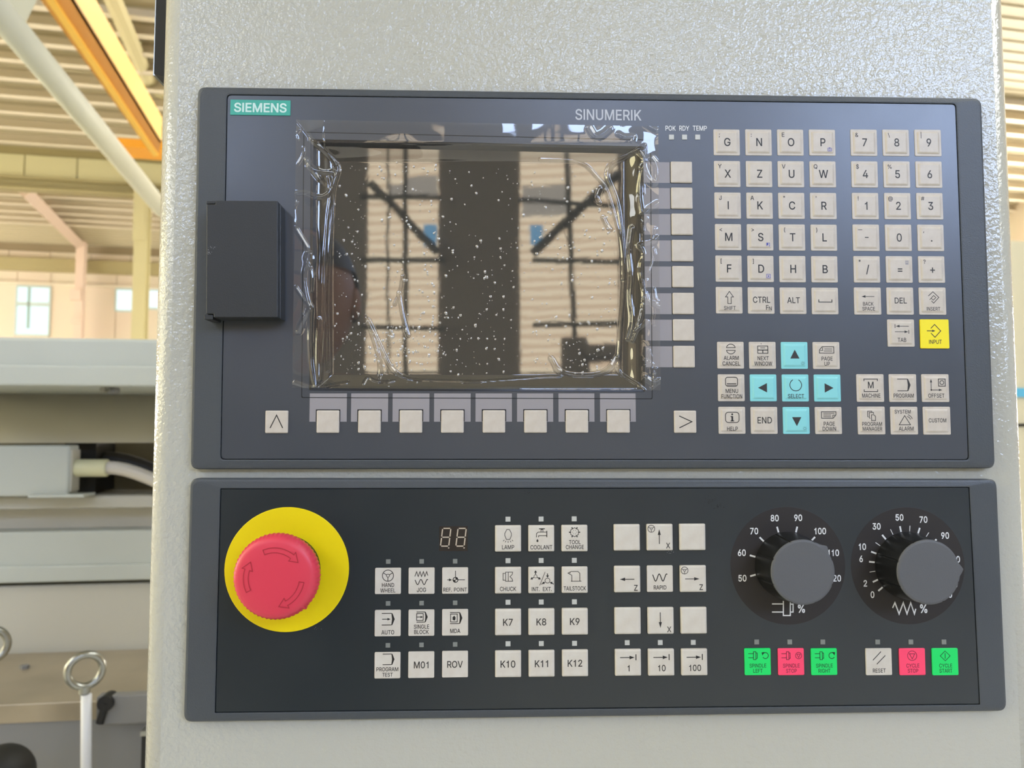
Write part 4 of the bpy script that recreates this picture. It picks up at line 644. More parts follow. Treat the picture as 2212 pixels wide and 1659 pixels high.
# right sliver: pale cabinet with blue sticker far behind on the right
PALE = mat('pale yellow machine side', (214, 204, 170), .5)
rm = thing('far_machine', 'pale machine housing visible right of the pendant', 'machine', tuple(B.w(4.0, 5.0, 0)))
p = B.at(2186, 640, 5.0)
bm = nb(); box(bm, (p.x, 5.0, 0), (p.x+1.6, 6.2, B.at(2200, 520, 5).z), B); obj('housing', bm, PALE, rm, bevel=.01)
p = B.at(2196, 838, 4.98); q = B.at(2240, 858, 4.98); bm = nb(); box(bm, (p.x, 4.985, q.z), (q.x, 4.999, p.z), B); obj('sticker', bm, mat('sky blue sticker', (96, 180, 210), .5), rm)
p = B.at(2196, 915, 4.98); q = B.at(2260, 921, 4.98); bm = nb(); box(bm, (p.x, 4.985, q.z), (q.x, 4.999, p.z), B); obj('door_gap', bm, BLK, rm)

# ================================================================== THE PENDANT
YC = .005
A = [(on(399, 0, YC), on(363, 1659, YC)), (on(2136, 0, YC), on(2196, 1659, YC))]
def ext(p, q, z):  # extend edge line to height z
    t = (z-p.z)/(q.z-p.z); return p.x + (q.x-p.x)*t
zt_, zb2 = ZT+.26, ZT-.62
rr = .0112
xl = on(336, 830, YC+rr*.8).x + rr; xr = on(2197, 830, YC+rr*.6).x - rr*.97
prof = []
for i in range(9): a = R(90*i/8); prof.append((xl - rr*math.sin(a), YC + rr*(1-math.cos(a))))
prof2 = []
for i in range(9): a = R(90*i/8); prof2.append((xr + rr*math.sin(a), YC + rr*(1-math.cos(a))))
outline = [(xl-rr, YC+.16)] + prof[::-1] + prof2 + [(xr+rr, YC+.16)]
bm = nb()
top = [bm.verts.new((x, y, zt_)) for x, y in outline]; bot = [bm.verts.new((x, y, zb2)) for x, y in outline]
n = len(outline)
for i in range(n): bm.faces.new((top[i], top[(i+1) % n], bot[(i+1) % n], bot[i]))
bm.faces.new(top); bm.faces.new(bot)
pend = thing('pendant_housing', 'cream textured steel pendant housing carrying both control panels', 'housing', (xl, YC+.08, zb2))
o = obj('shell', bm, PAINT, pend)
for p in o.data.polygons: p.use_smooth = abs(p.normal.z) < .5 and p.area < .012
e0 = on(352, 0, .05); e1 = on(350, 178, .05)
bm = nb(); loft(bm, [([(xl-rr-.0002, zt_-.02), (e0.x-.0018, zt_-.02), (e0.x-.0018, on(350, 168, .05).z), (xl-rr-.0002, on(350, 182, .05).z-.001)], .045), ([(xl-rr-.0002, zt_-.02), (e0.x-.0018, zt_-.02), (e0.x-.0018, on(350, 168, .05).z), (xl-rr-.0002, on(350, 182, .05).z-.001)], .10)])
obj('rubber_seal', bm, BLK, pend, label='black rubber seal on the left side')
bm = nb(); box(bm, (e0.x-.0032, .047, on(350, 168, .05).z), (e0.x-.0018, .10, zt_-.02)); obj('seal_strip', bm, CHR, pend, label='bright metal strip along the seal')

def frame_unit(name, label, corners, inner, face_mat, r_in):
    """moulded frame around a faceplate; corners / inner are pixel corners TL TR BR BL"""
    cs = [on(*c, 0.0) for c in corners]; ins = [on(*c, 0.0) for c in inner]
    org = sum(cs, Vector())/4; t = thing(name, label, 'control panel', (org.x, YC, cs[3].z))
    out = quad_round([(c.x, c.z) for c in cs], .0042, 5); inn = quad_round([(c.x, c.z) for c in ins], r_in, 5)
    ctr = (org.x, org.z)
    bm = nb()
    loops = [(out, YC-.0001), (out, .0012), (inset(out, .0006), .0003), (inset(out, .0016), 0), (inset(inn, -.0006), -.0003), (inn, -.0002), (inn, .0022), (inset(inn, -.001), YC-.0001)]
    loft(bm, loops, closed=True)
    f = obj('frame', bm, FRAME, t)
    bm = nb(); loft(bm, [(inset(inn, -.0004), .0016), (inset(inn, -.0004), .0030), (inset(inn, .0012), .0030), (inset(inn, .0012), .0016)], closed=True); obj('gap', bm, GROOVE, t)
    bm = nb(); fi = inset(inn, .0003); loft(bm, [(fi, .0029), (fi, .0002), (inset(fi, .00025), 0)])
    return t, bm, fi
PPUc = [(426, 186), (2122, 211), (2152, 1012), (410, 1014)]
ppu, fbm, fi = frame_unit('operator_panel', 'upper slate control panel with screen, letter keys and side cover', PPUc, [(490, 204), (2065, 224), (2093, 994), (476, 993)], FACE, .0022)
# faceplate with the screen opening
fbm.free()
so = [on(*c, 0.0) for c in ((672, 301), (1390, 317), (1393, 846), (668, 843))]
sq = [(p.x, p.z) for p in so]
hx0 = min(p[0] for p in sq); hx1 = max(p[0] for p in sq)
open_ = quad_round(sq, .0008, 5)
bm = nb(); loft(bm, [(fi, .0029), (fi, .0002), (inset(fi, .00025), 0), (inset(open_, -.0002), 0), (open_, .0003), (open_, .0052)], cap0=False, cap1=False)
obj('faceplate', bm, FACE, ppu)
bm = nb(); loft(bm, [(inset(open_, .0000), .0001), (inset(open_, .0012), .0003), (inset(open_, .0026), .0042), (inset(open_, .0001), .0048)], closed=True); obj('screen_bezel', bm, BEZ, ppu)
bm = nb(); g_ = inset(open_, .0015); loft(bm, [(g_, .0040), (g_, .0049)])
SCR = mat('black screen glass', (26, 27, 27), .035, spec=1.0, coat=1.0, coat_rough=.02)
SCR.node_tree.nodes['Principled BSDF'].inputs['Coat IOR'].default_value = 1.8
obj('screen', bm, SCR, ppu, label='switched-off dark glass display')
# raised line round the screen
bm = nb(); o1 = inset(open_, -.0036); o2 = inset(open_, -.0040); loft(bm, [(o2, .00005), (o2, -.0001), (o1, -.0001), (o1, .00005)], closed=True); obj('screen_surround_ridge', bm, GROOVE, ppu)

def local(par, px, py, y=0.0):
    p = on(px, py, y) - wloc(par); return p
def lerp_grid(tl, tr, br, bl, u, v):
    a = Vector(tl)*(1-u)+Vector(tr)*u; b = Vector(bl)*(1-u)+Vector(br)*u; return a*(1-v)+b*v
_km = {}
def key_mesh(kind, size, m):
    k = (kind, round(size, 5), m.name)
    if k in _km: return _km[k]
    h = size/2; bm = nb(); rc = .0005
    sq_ = lambda e, r_=rc: rrect(0, 0, h-e, h-e, r_, 2)
    if kind == 'membrane': L = [(sq_(0), .0004), (sq_(0), -.00022), (sq_(.00015), -.0003), (sq_(.0011), -.0003), (sq_(.0017), -.00075), (sq_(.0022), -.0009)]; top = -.0009
    elif kind == 'flat': L = [(sq_(0), .0004), (sq_(0), -.0005), (sq_(.0002), -.0007)]; top = -.0007
    elif kind == 'soft': L = [(sq_(0), .0004), (sq_(0), -.0006), (sq_(.0002), -.0008), (sq_(.0007), -.00095)]; top = -.00095
    else: L = [(sq_(0), .0004), (sq_(0), -.0010), (sq_(.0002), -.00135), (sq_(.0006), -.0016), (sq_(.0011), -.0017)]; top = -.0017
    loft(bm, L); bmesh.ops.recalc_face_normals(bm, faces=bm.faces)
    me = bpy.data.meshes.new(kind + '_key'); bm.to_mesh(me); bm.free(); me.materials.append(m)
    _km[k] = (me, top); return _km[k]
def key(par, px, py, szpx, kind, m, label, prints=None, ink=INK, second=None, name='key'):
    p = local(par, px, py, -.0002); p.y = -YC
    d = (on(px+szpx/2, py, 0) - on(px-szpx/2, py, 0)).length
    d = round(d, 4)
    me, top = key_mesh(kind, d, m)
    o = bpy.data.objects.new(name, me); C.objects.link(o); o.parent = par; o.location = (p.x, p.y, p.z); o['label'] = label
    if prints: prints.make('legend', ink, o, top-.00003)
    if second: second[0].make('symbol', second[1], o, top-.00003)
    return o
T = lambda *a, **k: Print().text(*a, **k)
# ---- icons (mm around the key centre, key about 13.5 mm)
def wheel(P, cx, cy, r, wd=.3):
    P.arc(cx, cy, r, wd=wd); P.arc(cx, cy, r*.28, wd=wd*.8, n=10)
    for a in (30, 150, 270): P.line([(cx+r*.25*math.cos(R(a)), cy+r*.25*math.sin(R(a))), (cx+r*math.cos(R(a)), cy+r*math.sin(R(a)))], wd)
    return P
def rrline(P, cx, cy, hx, hy, r, wd=.3): return P.line(rrect(cx, cy, hx, hy, r, 4), wd, True)
def page(P, cx, cy, s=1, inner=None, wd=.32):
    P.line([(cx-2.6*s, cy+2.5*s), (cx+1.7*s, cy+2.5*s)], wd); P.line([(cx-2.6*s, cy-2.5*s), (cx+1.7*s, cy-2.5*s)], wd)
    P.poly([(cx+1.6*s, cy+2.65*s), (cx+2.1*s, cy+2.5*s), (cx+3.1*s, cy), (cx+2.1*s, cy-2.5*s), (cx+1.6*s, cy-2.65*s), (cx+1.9*s, cy)])
    return P
def sine(P, cx, cy, w_, h_, n=2, wd=.35):
    return P.line([(cx-w_/2+w_*i/36, cy+h_/2*math.cos(2*math.pi*n*i/36+.6)) for i in range(37)], wd)
def chuckspin(P, cx, cy, s=1, wd=.3):
    P.line([(cx-3.3*s, cy+1.1*s), (cx-.5*s, cy+1.1*s)], wd); P.line([(cx-3.3*s, cy-1.1*s), (cx-.5*s, cy-1.1*s)], wd)
    P.line([(cx-.5*s, cy-2.1*s), (cx-.5*s, cy+2.1*s), (cx+.8*s, cy+2.1*s), (cx+.8*s, cy-2.1*s)], wd, True)
    P.line([(cx+.8*s, cy+1.4*s), (cx+1.5*s, cy+1.4*s), (cx+1.5*s, cy-1.4*s), (cx+.8*s, cy-1.4*s)], wd); return P
def sun(P, cx, cy, r=.55):
    P.arc(cx, cy, r, wd=.12, n=14)
    for k in range(8):
        a = R(45*k); P.line([(cx+r*1.5*math.cos(a), cy+r*1.5*math.sin(a)), (cx+r*2.1*math.cos(a), cy+r*2.1*math.sin(a))], .12)
    return P
LB = dict(cond=.72)
# ---- upper panel: letter and number block
rows = ['GNOP', 'XZUW', 'IKCR', 'MSTL', 'FDHB']
small = [[';', ':', 'E', ''], ['Y', '', 'V', 'Q'], ['J', 'A', '"', "'"], ['<', '>', '(', ')'], ['[', ']', '', '']]
nrow = ['789', '456', '123', '-0.', '/=+']
nsm = [['&', '\\', '|'], ['$', '%', ''], ['!', '@', '#'], ['_', '', ','], ['*', '', '?']]
AL = ((1569.7, 307.7), (1776, 308.2), (1782, 650.2), (1575, 648.6))
NU = ((1866, 308.4), (2004.4, 308.9), (2014.2, 650.5), (1874, 650.3))
LAB = {'-': 'minus', '.': 'full stop', '/': 'slash', '=': 'equals sign', '+': 'plus sign'}
def two(main, sm, extra=None):
    P = Print()
    if main == '-': P.line([(-1, 0), (1, 0)], .42)
    else: P.text(main, 0.1, 0, 4.3, cond=.9)
    if sm == '_': P.line([(-4.6, 4.1), (-2.3, 4.1)], .25)
    elif sm: P.text(sm, -4.1, 4.0, 2.3 if sm.isalnum() else 2.2, cond=.95)
    return P
for r_ in range(5):
    for c_ in range(4):
        q = lerp_grid(*AL, c_/3, r_/5); ch = rows[r_][c_]; sec = None
        if ch == 'P': s2 = Print(); rrline(s2, 3.7, -4.0, 1.05, .8, .2, .2); s2.arc(3.7, -4.0, .5, wd=.18, n=12); s2.poly([(3.2, -3.2), (4.2, -3.2), (4.0, -2.85), (3.4, -2.85)]); sec = (s2, INKB)
        if ch == 'S': s2 = Print(); s2.line([(3.2, -4.9), (3.2, -3.2), (4.8, -3.2), (4.8, -4.9), (4.2, -4.9)], .22); s2.poly([(3.2, -3.3), (4.1, -3.3), (4.1, -4.4), (3.2, -4.4)]); sec = (s2, INKB)
        if ch == 'D': s2 = Print(); s2.line([(2.9, -5.0), (2.9, -3.0), (4.9, -3.0), (4.9, -5.0)], .22, True); s2.poly([(3.6, -3.4), (4.5, -4.0), (3.6, -4.6)]); sec = (s2, INKB)
        lab = 'grey key marked %s' % ch
        key(ppu, q.x, q.y, 56.5, 'membrane', KEYU, lab, two(ch, small[r_][c_]), INK, sec)
    for c_ in range(3):
        q = lerp_grid(*NU, c_/2, r_/5); ch = nrow[r_][c_]; sec = None
        if ch == '=': s2 = Print(); rrline(s2, 3.9, 3.6, .8, 1.0, .1, .2); s2.poly([(3.3, 4.3), (4.5, 4.3), (4.5, 3.8), (3.3, 3.8)]); s2.poly([(3.3, 3.5), (4.5, 3.5), (4.5, 2.7), (3.3, 2.7)]); sec = (s2, FIELD)
        key(ppu, q.x, q.y, 56.8, 'membrane', KEYU, 'grey key marked %s' % LAB.get(ch, ch), two(ch, nsm[r_][c_]), INKU, sec)
def at_al(c_, r_): return lerp_grid(*AL, c_/3, r_/5)
def at_nu(c_, r_): return lerp_grid(*NU, c_/2, r_/5)
q = at_al(0, 5); P = T('SHIFT', .1, -4.2, 2.3, **LB)
P.line([(-.9, -1.9), (-.9, 1.6), (-2.1, 1.6), (0, 4.6), (2.1, 1.6), (.9, 1.6), (.9, -1.9)], .3, True); key(ppu, q.x, q.y, 57, 'membrane', KEYU, 'grey shift key with hollow up arrow', P, INKU)
q = at_al(1, 5); P = T('CTRL', 0, .3, 3.2, cond=.85).text('F', 3.0, -3.8, 2.5).text('N', 4.6, -4.3, 2.0); key(ppu, q.x, q.y, 57, 'membrane', KEYU, 'grey key marked CTRL', P, INKU)
q = at_al(2, 5); key(ppu, q.x, q.y, 57, 'membrane', KEYU, 'grey key marked ALT', T('ALT', 0, .2, 3.1), INKU)
q = at_al(3, 5); P = Print().line([(-3.6, .7), (-3.6, -.7), (3.4, -.7), (3.4, .7)], .4); key(ppu, q.x, q.y, 57, 'membrane', KEYU, 'grey space key with flat bracket', P, INKU)
q = at_nu(0, 5); P = T('BACK', 0, -1.6, 2.2, **LB).text('SPACE', .1, -4.2, 2.2, **LB).arrow(3.4, 2.3, -3.6, 2.3, .25, 2.2, 1.4); key(ppu, q.x, q.y, 58, 'membrane', KEYU, 'grey backspace key', P, INKU)
q = at_nu(1, 5); key(ppu, q.x, q.y, 58, 'membrane', KEYU, 'grey key marked DEL', T('DEL', 0, .2, 3.1), INKU)
q = at_nu(2, 5); P = T('INSERT', 0, -4.2, 2.2, **LB).line([(-2.6, 2.6), (0, 4.9), (3.1, 1.9), (.2, -1.2), (-1.0, 0)], .3).line([(-1.9, 0.6), (.3, 2.9), (1.5, 1.8), (0, .4), (-1, 1.4)], .28); key(ppu, q.x, q.y, 58, 'membrane', KEYU, 'grey insert key with diamond spiral', P, INKU)
P = T('TAB', .1, -3.7, 2.5, **LB).arrow(4.0, 3.6, -3.0, 3.6, .26, 2.0, 1.4).line([(-3.4, 4.6), (-3.4, 2.6)], .3).arrow(-3.6, .6, 3.6, .6, .26, 2.0, 1.4).line([(3.9, 1.6), (3.9, -.4)], .3); key(ppu, 1946, 719.5, 58, 'membrane', KEYU, 'grey tab key with two arrows', P, INKU)
P = T('INPUT', .1, -4.2, 2.4, **LB).line([(-2.1, 2.9), (0, 5.0), (3.2, 1.6), (0, -1.8), (-2.1, .4)], .34).arrow(-4.3, 1.6, .3, 1.6, .34, 1.7, 1.3); key(ppu, 2018.3, 721.5, 62, 'flat', YEL, 'yellow key marked INPUT', P, INK)
# navigation block
NV = ((1578, 767.3), (1784.7, 768), (1789.4, 908.4), (1581, 907.9))
def nv(c_, r_): return lerp_grid(*NV, c_/3, r_/2)
def K(q, m, lab, P, ink=INK, sec=None, sz=57.5): return key(ppu, q.x, q.y, sz, 'membrane', m, lab, P, ink, sec)
P = T('ALARM', .1, -1.5, 2.4, **LB).text('CANCEL', .1, -4.4, 2.4, **LB).arc(0, 3.4, 2.4, 12, 168, .3, 14).arc(0, 3.0, 2.4, 192, 348, .3, 14).line([(-2.35, 3.9), (2.35, 3.9)], .3).line([(-2.35, 2.5), (2.35, 2.5)], .3); K(nv(0, 0), KEYU, 'grey alarm cancel key', P)
P = T('NEXT', .1, -1.6, 2.4, **LB).text('WINDOW', .1, -4.4, 2.4, cond=.66).line([(-2.7, 1.0), (-2.7, 4.8), (2.7, 4.8), (2.7, 1.0)], .32, True).line([(-2.7, 2.7), (2.7, 2.7)], .4).line([(0, 1), (0, 2.7)], .4).line([(-1.3, 3.8), (1.3, 3.8)], .25).disc(-.8, 6.0, .22); K(nv(1, 0), KEYU, 'grey next window key', P)
tri = lambda a: Print().poly([(3*math.cos(R(a)), 3*math.sin(R(a))), (3*math.cos(R(a+125)), 3*math.sin(R(a+125))), (3*math.cos(R(a-125)), 3*math.sin(R(a-125)))])
K(nv(2, 0), CYAN, 'cyan up arrow key', sun(tri(90), 4.2, -4.2), INKU)
P = T('PAGE', .1, -1.7, 2.4, **LB).text('UP', .1, -4.4, 2.4, **LB).line([(-3.9, 1.2), (-3.9, 2.8), (-2.4, 4.6), (3.8, 4.6), (3.8, 1.2)], .32, True).line([(-3.5, 2.6), (-2.2, 2.6), (-2.2, 4.2)], .28).line([(-1.2, 3.4), (3.0, 3.4)], .28).line([(-1.6, 2.3), (3.0, 2.3)], .28); K(nv(3, 0), KEYU, 'grey page up key', P, INKU)
P = T('MENU', .1, -1.7, 2.4, **LB).text('FUNCTION', 0, -4.5, 2.4, w=11.0); rrline(P, 0, 3.1, 3.2, 2.4, 1.3, .32); P.line([(-2.5, 2.1), (2.5, 2.1)], .36).line([(-2.5, 1.3), (2.5, 1.3)], .3); K(nv(0, 1), KEYU, 'grey menu function key', P)
K(nv(1, 1), CYAN, 'cyan left arrow key', tri(180), INKU)
K(nv(2, 1), CYAN, 'cyan key marked SELECT', T('SELECT', 0, -4.3, 2.4, **LB).arc(0, 1.5, 3.1, 118, 422, .32), INK)
K(nv(3, 1), CYAN, 'cyan right arrow key', tri(0), INKU)
P = T('HELP', 0, -4.4, 2.4, **LB); rrline(P, 0, 1.5, 3.6, 2.7, 1.6, .32); P.disc(0, 3.1, .5).poly([(-.9, 2.2), (.45, 2.2), (.45, -.1), (.95, -.1), (.95, -.6), (-.95, -.6), (-.95, -.1), (-.45, -.1), (-.45, 1.7), (-.9, 1.7)]); K(nv(0, 2), KEYU, 'grey help key with letter i', P)
K(nv(1, 2), KEYU, 'grey key marked END', T('END', .1, .1, 3.3), INKU)
K(nv(2, 2), CYAN, 'cyan down arrow key', sun(tri(270), 4.2, -4.2), INKU)
P = T('PAGE', .1, -1.7, 2.4, **LB).text('DOWN', .1, -4.3, 2.4, **LB).line([(-3.9, 4.6), (-3.9, 1.2), (2.3, 1.2), (3.8, 3.0), (3.8, 4.6)], .32, True).line([(2.1, 1.5), (2.1, 2.8), (3.4, 2.8)], .28).line([(-3.0, 3.8), (3.0, 3.8)], .28).line([(-3, 2.9), (1.2, 2.9)], .28).line([(-3, 2.0), (1.2, 2.0)], .28); K(nv(3, 2), KEYU, 'grey page down key', P, INKU)
OP = ((1879.7, 838.2), (2020.3, 838.4), (2023.5, 908.8), (1882.2, 908.4))
def op(c_, r_): return lerp_grid(*OP, c_/2, r_)
P = T('MACHINE', .1, -4.0, 2.4, w=9.8).text('M', 0, 1.6, 3.4).line([(-3.6, 3.6), (-3.6, 4.7), (3.6, 4.7), (3.6, 3.6)], .35).line([(-3.6, -.8), (-3.6, -1.9), (3.6, -1.9), (3.6, -.8)], .35); K(op(0, 0), KEYU, 'grey key marked MACHINE', P, INKU, sz=59)
P = page(T('PROGRAM', 0, -4.0, 2.4, w=10.8), 0, 1.6, 1.25); K(op(1, 0), KEYU, 'grey key marked PROGRAM', P, INKU, sz=59)
P = T('OFFSET', 0, -4.0, 2.4, **LB).arrow(-2.6, -1, -2.6, 4.9, .3, 1.9, 1.2).arrow(-2.6, -1, 3.4, -1, .3, 1.9, 1.2).disc(-2.6, -1, .45).line([(1.4, 1.0), (1.4, 4.8), (5.0, 4.8), (5.0, 1.0)], .34, True).arc(3.2, 2.9, 1.05, wd=.32); K(op(2, 0), KEYU, 'grey offset key with two axis arrows', P, INKU, sz=59)
P = T('PROGRAM', 0, -1.8, 2.3, w=10.6).text('MANAGER', .1, -4.3, 2.3, w=10.4)
for dx, dy in ((-1.1, .9), (-.2, .2)): P.line([(dx-1.1, dy+1), (dx-1.1, dy+4), (dx+1.1, dy+4), (dx+1.1, dy+3.2)], .3); P.line([(dx-1.1, dy+1), (dx-.6, dy+1)], .3)
P.line([(-.2, 0), (-.2, 3), (1.1, 3), (1.9, 2.2), (1.9, 0)], .3, True); K(op(0, 1), KEYU, 'grey program manager key', P, INKU, sz=59)
P = T('SYSTEM', -1.0, 4.7, 2.0, w=8.6).text('ALARM', .6, -4.2, 2.4, **LB).line([(-3, -2.2), (0, 2.6), (3, -2.2)], .32, True).arc(.6, -.4, 2.7, 20, 75, .28, 8).arc(.6, -.4, 3.7, 20, 72, .28, 8); K(op(1, 1), KEYU, 'grey system alarm key', P, INKU, sz=59)
K(op(2, 1), KEYU, 'grey key marked CUSTOM', T('CUSTOM', 0, .2, 2.4, w=9.4), INKU, sz=59)
# soft keys and their label fields
def field(par, x0, y0, x1, y1, lab=None):
    a, b = on(x0, y0, 0), on(x1, y1, 0); bm = nb(); box(bm, (a.x, -.00006, b.z), (b.x, .0001, a.z)); return obj('label_field', bm, FIELD, par, label=lab)
for i in range(8):
    t_ = i/7; x = 708.7 + (1335.7-708.7)*t_; y = 910.8 - .6*t_
    x0 = 669.3 + (1296-669.3)*t_; x1 = 748.8 + (1373.5-748.8)*t_
    field(ppu, x0, 849.8, x1, 911); key(ppu, x, y, 48.6, 'soft', KEYU, 'blank soft key in the row under the screen', name='soft_key')
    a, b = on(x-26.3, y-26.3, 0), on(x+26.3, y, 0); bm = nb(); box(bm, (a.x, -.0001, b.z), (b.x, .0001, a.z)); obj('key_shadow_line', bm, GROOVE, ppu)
cy = [372.5, 428.5, 484.8, 541.6, 598, 655.8, 713, 770.5]
for i, y in enumerate(cy):
    x = 1471.7 + (1477.3-1471.7)*i/7; field(ppu, 1390+5*i/7, y-22.5, x-24.4, y+22.8)
    key(ppu, x, y, 46, 'soft', KEYU, 'blank soft key in the column right of the screen', name='soft_key')
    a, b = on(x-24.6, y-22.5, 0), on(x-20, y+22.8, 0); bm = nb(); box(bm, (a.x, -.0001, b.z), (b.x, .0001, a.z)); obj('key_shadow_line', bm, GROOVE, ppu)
key(ppu, 598.1, 911.2, 49, 'soft', KEYU, 'key with an upward caret', Print().line([(-3.2, -3.2), (0, 3.4), (3.2, -3.2)], .42), INK)
key(ppu, 1479.7, 911, 47.5, 'soft', KEYU, 'key with a rightward caret', Print().line([(-3.2, 3.0), (3.4, 0), (-3.2, -3.2)], .42), INK)
# logo, name, status leds
a, b = on(498.5, 215.9, 0), on(627.4, 250.2, 0)
bm = nb(); box(bm, (a.x, -.0004, b.z), (b.x, .0002, a.z)); lp = obj('logo_plate', bm, TEAL, ppu, label='teal plate with white lettering')
cm = mm((a+b)/2 - wloc(ppu))
P = Print()
P.text('SIEMENS', 0, 0, 4.7, w=27.3, bold=True)
P.make('lettering', mat('pale print', (196, 226, 222), .5), lp, -.00045 - YC, at=cm)
pp = local(ppu, 1314.3, 248); T('SINUMERIK', 0, 0, 5.7, w=35.4).make('lettering', mat('silver print', (186, 190, 198), .5), ppu, -.0001-YC, at=mm(pp))
P = Print()
for s_, x_, w_ in (('POK', 1448.5, 5.5), ('RDY', 1478, 5.4), ('TEMP', 1511.6, 7.6)):
    c = mm(local(ppu, x_, 277)); P.text(s_, c.x, c.y, 2.6, w=w_)
P.make('status_lettering', WHITE, ppu, -.0001-YC)
def led(par, px, py, s, m):
    a = on(px-s/2, py-s/2, 0); b = on(px+s/2, py+s/2, 0); bm = nb(); box(bm, (a.x, -.00035, b.z), (b.x, .0002, a.z)); return obj('indicator_lamp', bm, m, par)
for x_ in (1450.3, 1478.5, 1506.8): led(ppu, x_, 296.5, 10.6, LEDM)
# side cover
def prism_px(pts, y0, y1, m, name, par, bevel=0, label=None):
    bm = nb(); P_ = [on(px, py, y0) for px, py in pts]; loft(bm, [([(p.x, p.z) for p in P_], y0), ([(p.x, p.z) for p in P_], y1)]); return obj(name, bm, m, par, bevel=bevel, label=label)
cv = prism_px([(446, 441), (465, 441), (465, 433), (600, 434), (600, 685.5), (461, 685.5), (461, 678), (445, 678)], -.0125, .0006, COVER, 'interface_cover', ppu, bevel=.0004, label='black rectangular hinged cover left of the screen')
prism_px([(600.3, 436), (607, 443), (607, 690), (600.3, 684)], -.0085, .0005, COVER, 'cover_side', cv, bevel=.0006)
prism_px([(445.5, 434), (465, 434), (465, 440.4), (445.5, 440.4)], -.0115, .0006, COVER, 'hinge_tab', cv, bevel=.0003)
prism_px([(441, 679.5), (460, 679.5), (460, 690), (441, 690)], -.0115, .0006, COVER, 'hinge_tab', cv, bevel=.0003)

# ================================================================== MACHINE CONTROL PANEL
mcp, fbm, fi = frame_unit('machine_panel', 'lower dark control panel with emergency stop and two knobs', [(410, 1033), (2155, 1035), (2177, 1537), (395, 1561)], [(476, 1055), (2094, 1052), (2117, 1522), (464, 1540)], FACE2, .0006)
obj('faceplate', fbm, FACE2, mcp)
def mk(px, py, kind, m, lab, P=None, ink=INK, sz=56, sec=None): return key(mcp, px, py, sz, kind, m, lab, P, ink, sec)
A1 = ((838.2, 1254.7), (983.2, 1253.8), (983, 1434.3), (837.1, 1436.7))
g1_ = lambda c_, r_: lerp_grid(*A1, c_/2, r_/2)
def leds(corners, rows_, cols, s, m):
    for r_ in range(rows_):
        for c_ in range(cols):
            q = lerp_grid(*corners, c_/(cols-1), r_/(rows_-1) if rows_ > 1 else 0); led(mcp, q.x, q.y, s, m)
leds(((838.8, 1212.8), (983.2, 1212.2), (983.2, 1391.7), (838.1, 1393.7)), 3, 3, 9.6, LEDD)
q = g1_(0, 0); mk(q.x, q.y, 'flat', KEYM, 'white hand wheel key', wheel(T('HAND', .1, -2.0, 2.3, **LB).text('WHEEL', 0, -4.7, 2.3, **LB), 0, 2.7, 2.8))
q = g1_(1, 0); P = T('JOG', 0, -4.5, 2.4, **LB).line([(-3.4, 2.2), (-2.5, 4.6), (-1.7, 2.2), (-.8, 4.6), (0, 2.2), (.9, 4.6), (1.7, 2.2), (2.6, 4.6), (3.2, 2.6)], .3); sine(P, 0, -.6, 6.6, 2.6, 2, .34); mk(q.x, q.y, 'flat', KEYM, 'white jog key with zigzag and wave', P)
q = g1_(2, 0); P = T('REF. POINT', 0, -4.5, 2.2, w=12.0).line([(.2, 5.0), (.2, 1.6)], .3).line([(1.5, .4), (5.0, .4)], .3).arc(.2, .4, 1.25, wd=.35).arrow(-4, .4, -1.6, .4, .3, 1.5, 1.5)
P.poly([(.2, .4), (1.4, .4), (1.05, 1.25), (.2, 1.6)]).poly([(.2, .4), (-1, .4), (-.65, -.45), (.2, -.8)]); mk(q.x, q.y, 'flat', KEYM, 'white reference point key', P)
q = g1_(0, 1); mk(q.x, q.y, 'flat', KEYM, 'white key marked AUTO', page(T('AUTO', .1, -4.5, 2.4, **LB), 0, 2.0, 1.15).arrow(-2.8, 2, 1.5, 2, .34, 1.6, 1.3))
q = g1_(1, 1); P = page(T('SINGLE', .1, -1.9, 2.3, **LB).text('BLOCK', .1, -4.5, 2.3, **LB), .1, 2.9, 1.0).line([(-2.4, 1.2), (-2.4, 4.6), (.9, 4.6), (.9, 1.2)], .3, True).arrow(-2.2, 2.9, .8, 2.9, .3, 1.2, 1.2); mk(q.x, q.y, 'flat', KEYM, 'white single block key', P)
q = g1_(2, 1); P = page(T('MDA', .1, -4.2, 2.4, **LB), .3, 2.2, 1.1).line([(-2.3, .3), (-2.3, 4.2), (1.1, 4.2), (1.1, .3)], .3, True).poly([(-1.2, 1.2), (0, 1), (.3, 2.4), (-.4, 3.4), (-1.3, 2.6)]); mk(q.x, q.y, 'flat', KEYM, 'white key marked MDA', P)
q = g1_(0, 2); mk(q.x, q.y, 'flat', KEYM, 'white program test key', page(T('PROGRAM', 0, -1.9, 2.2, w=11).text('TEST', .1, -4.6, 2.2, **LB), .3, 3.0, 1.05))
q = g1_(1, 2); mk(q.x, q.y, 'flat', KEYM, 'white key marked M01', T('M01', 0, 0, 3.3), INKU)
q = g1_(2, 2); mk(q.x, q.y, 'flat', KEYM, 'white key marked ROV', T('ROV', 0, 0, 3.3), INKU)
A2 = ((1097.4, 1162.6), (1240.5, 1162), (1241.7, 1431.1), (1097.5, 1433))
g2_ = lambda c_, r_: lerp_grid(*A2, c_/2, r_/3)
leds(((1097.3, 1121.3), (1240.2, 1120.7), (1241, 1389.4), (1097.4, 1390.4)), 4, 3, 10.4, LEDM)
def m2(c_, r_, lab, P, ink=INK): q = g2_(c_, r_); return mk(q.x, q.y, 'cap', KEYM, lab, P, ink)
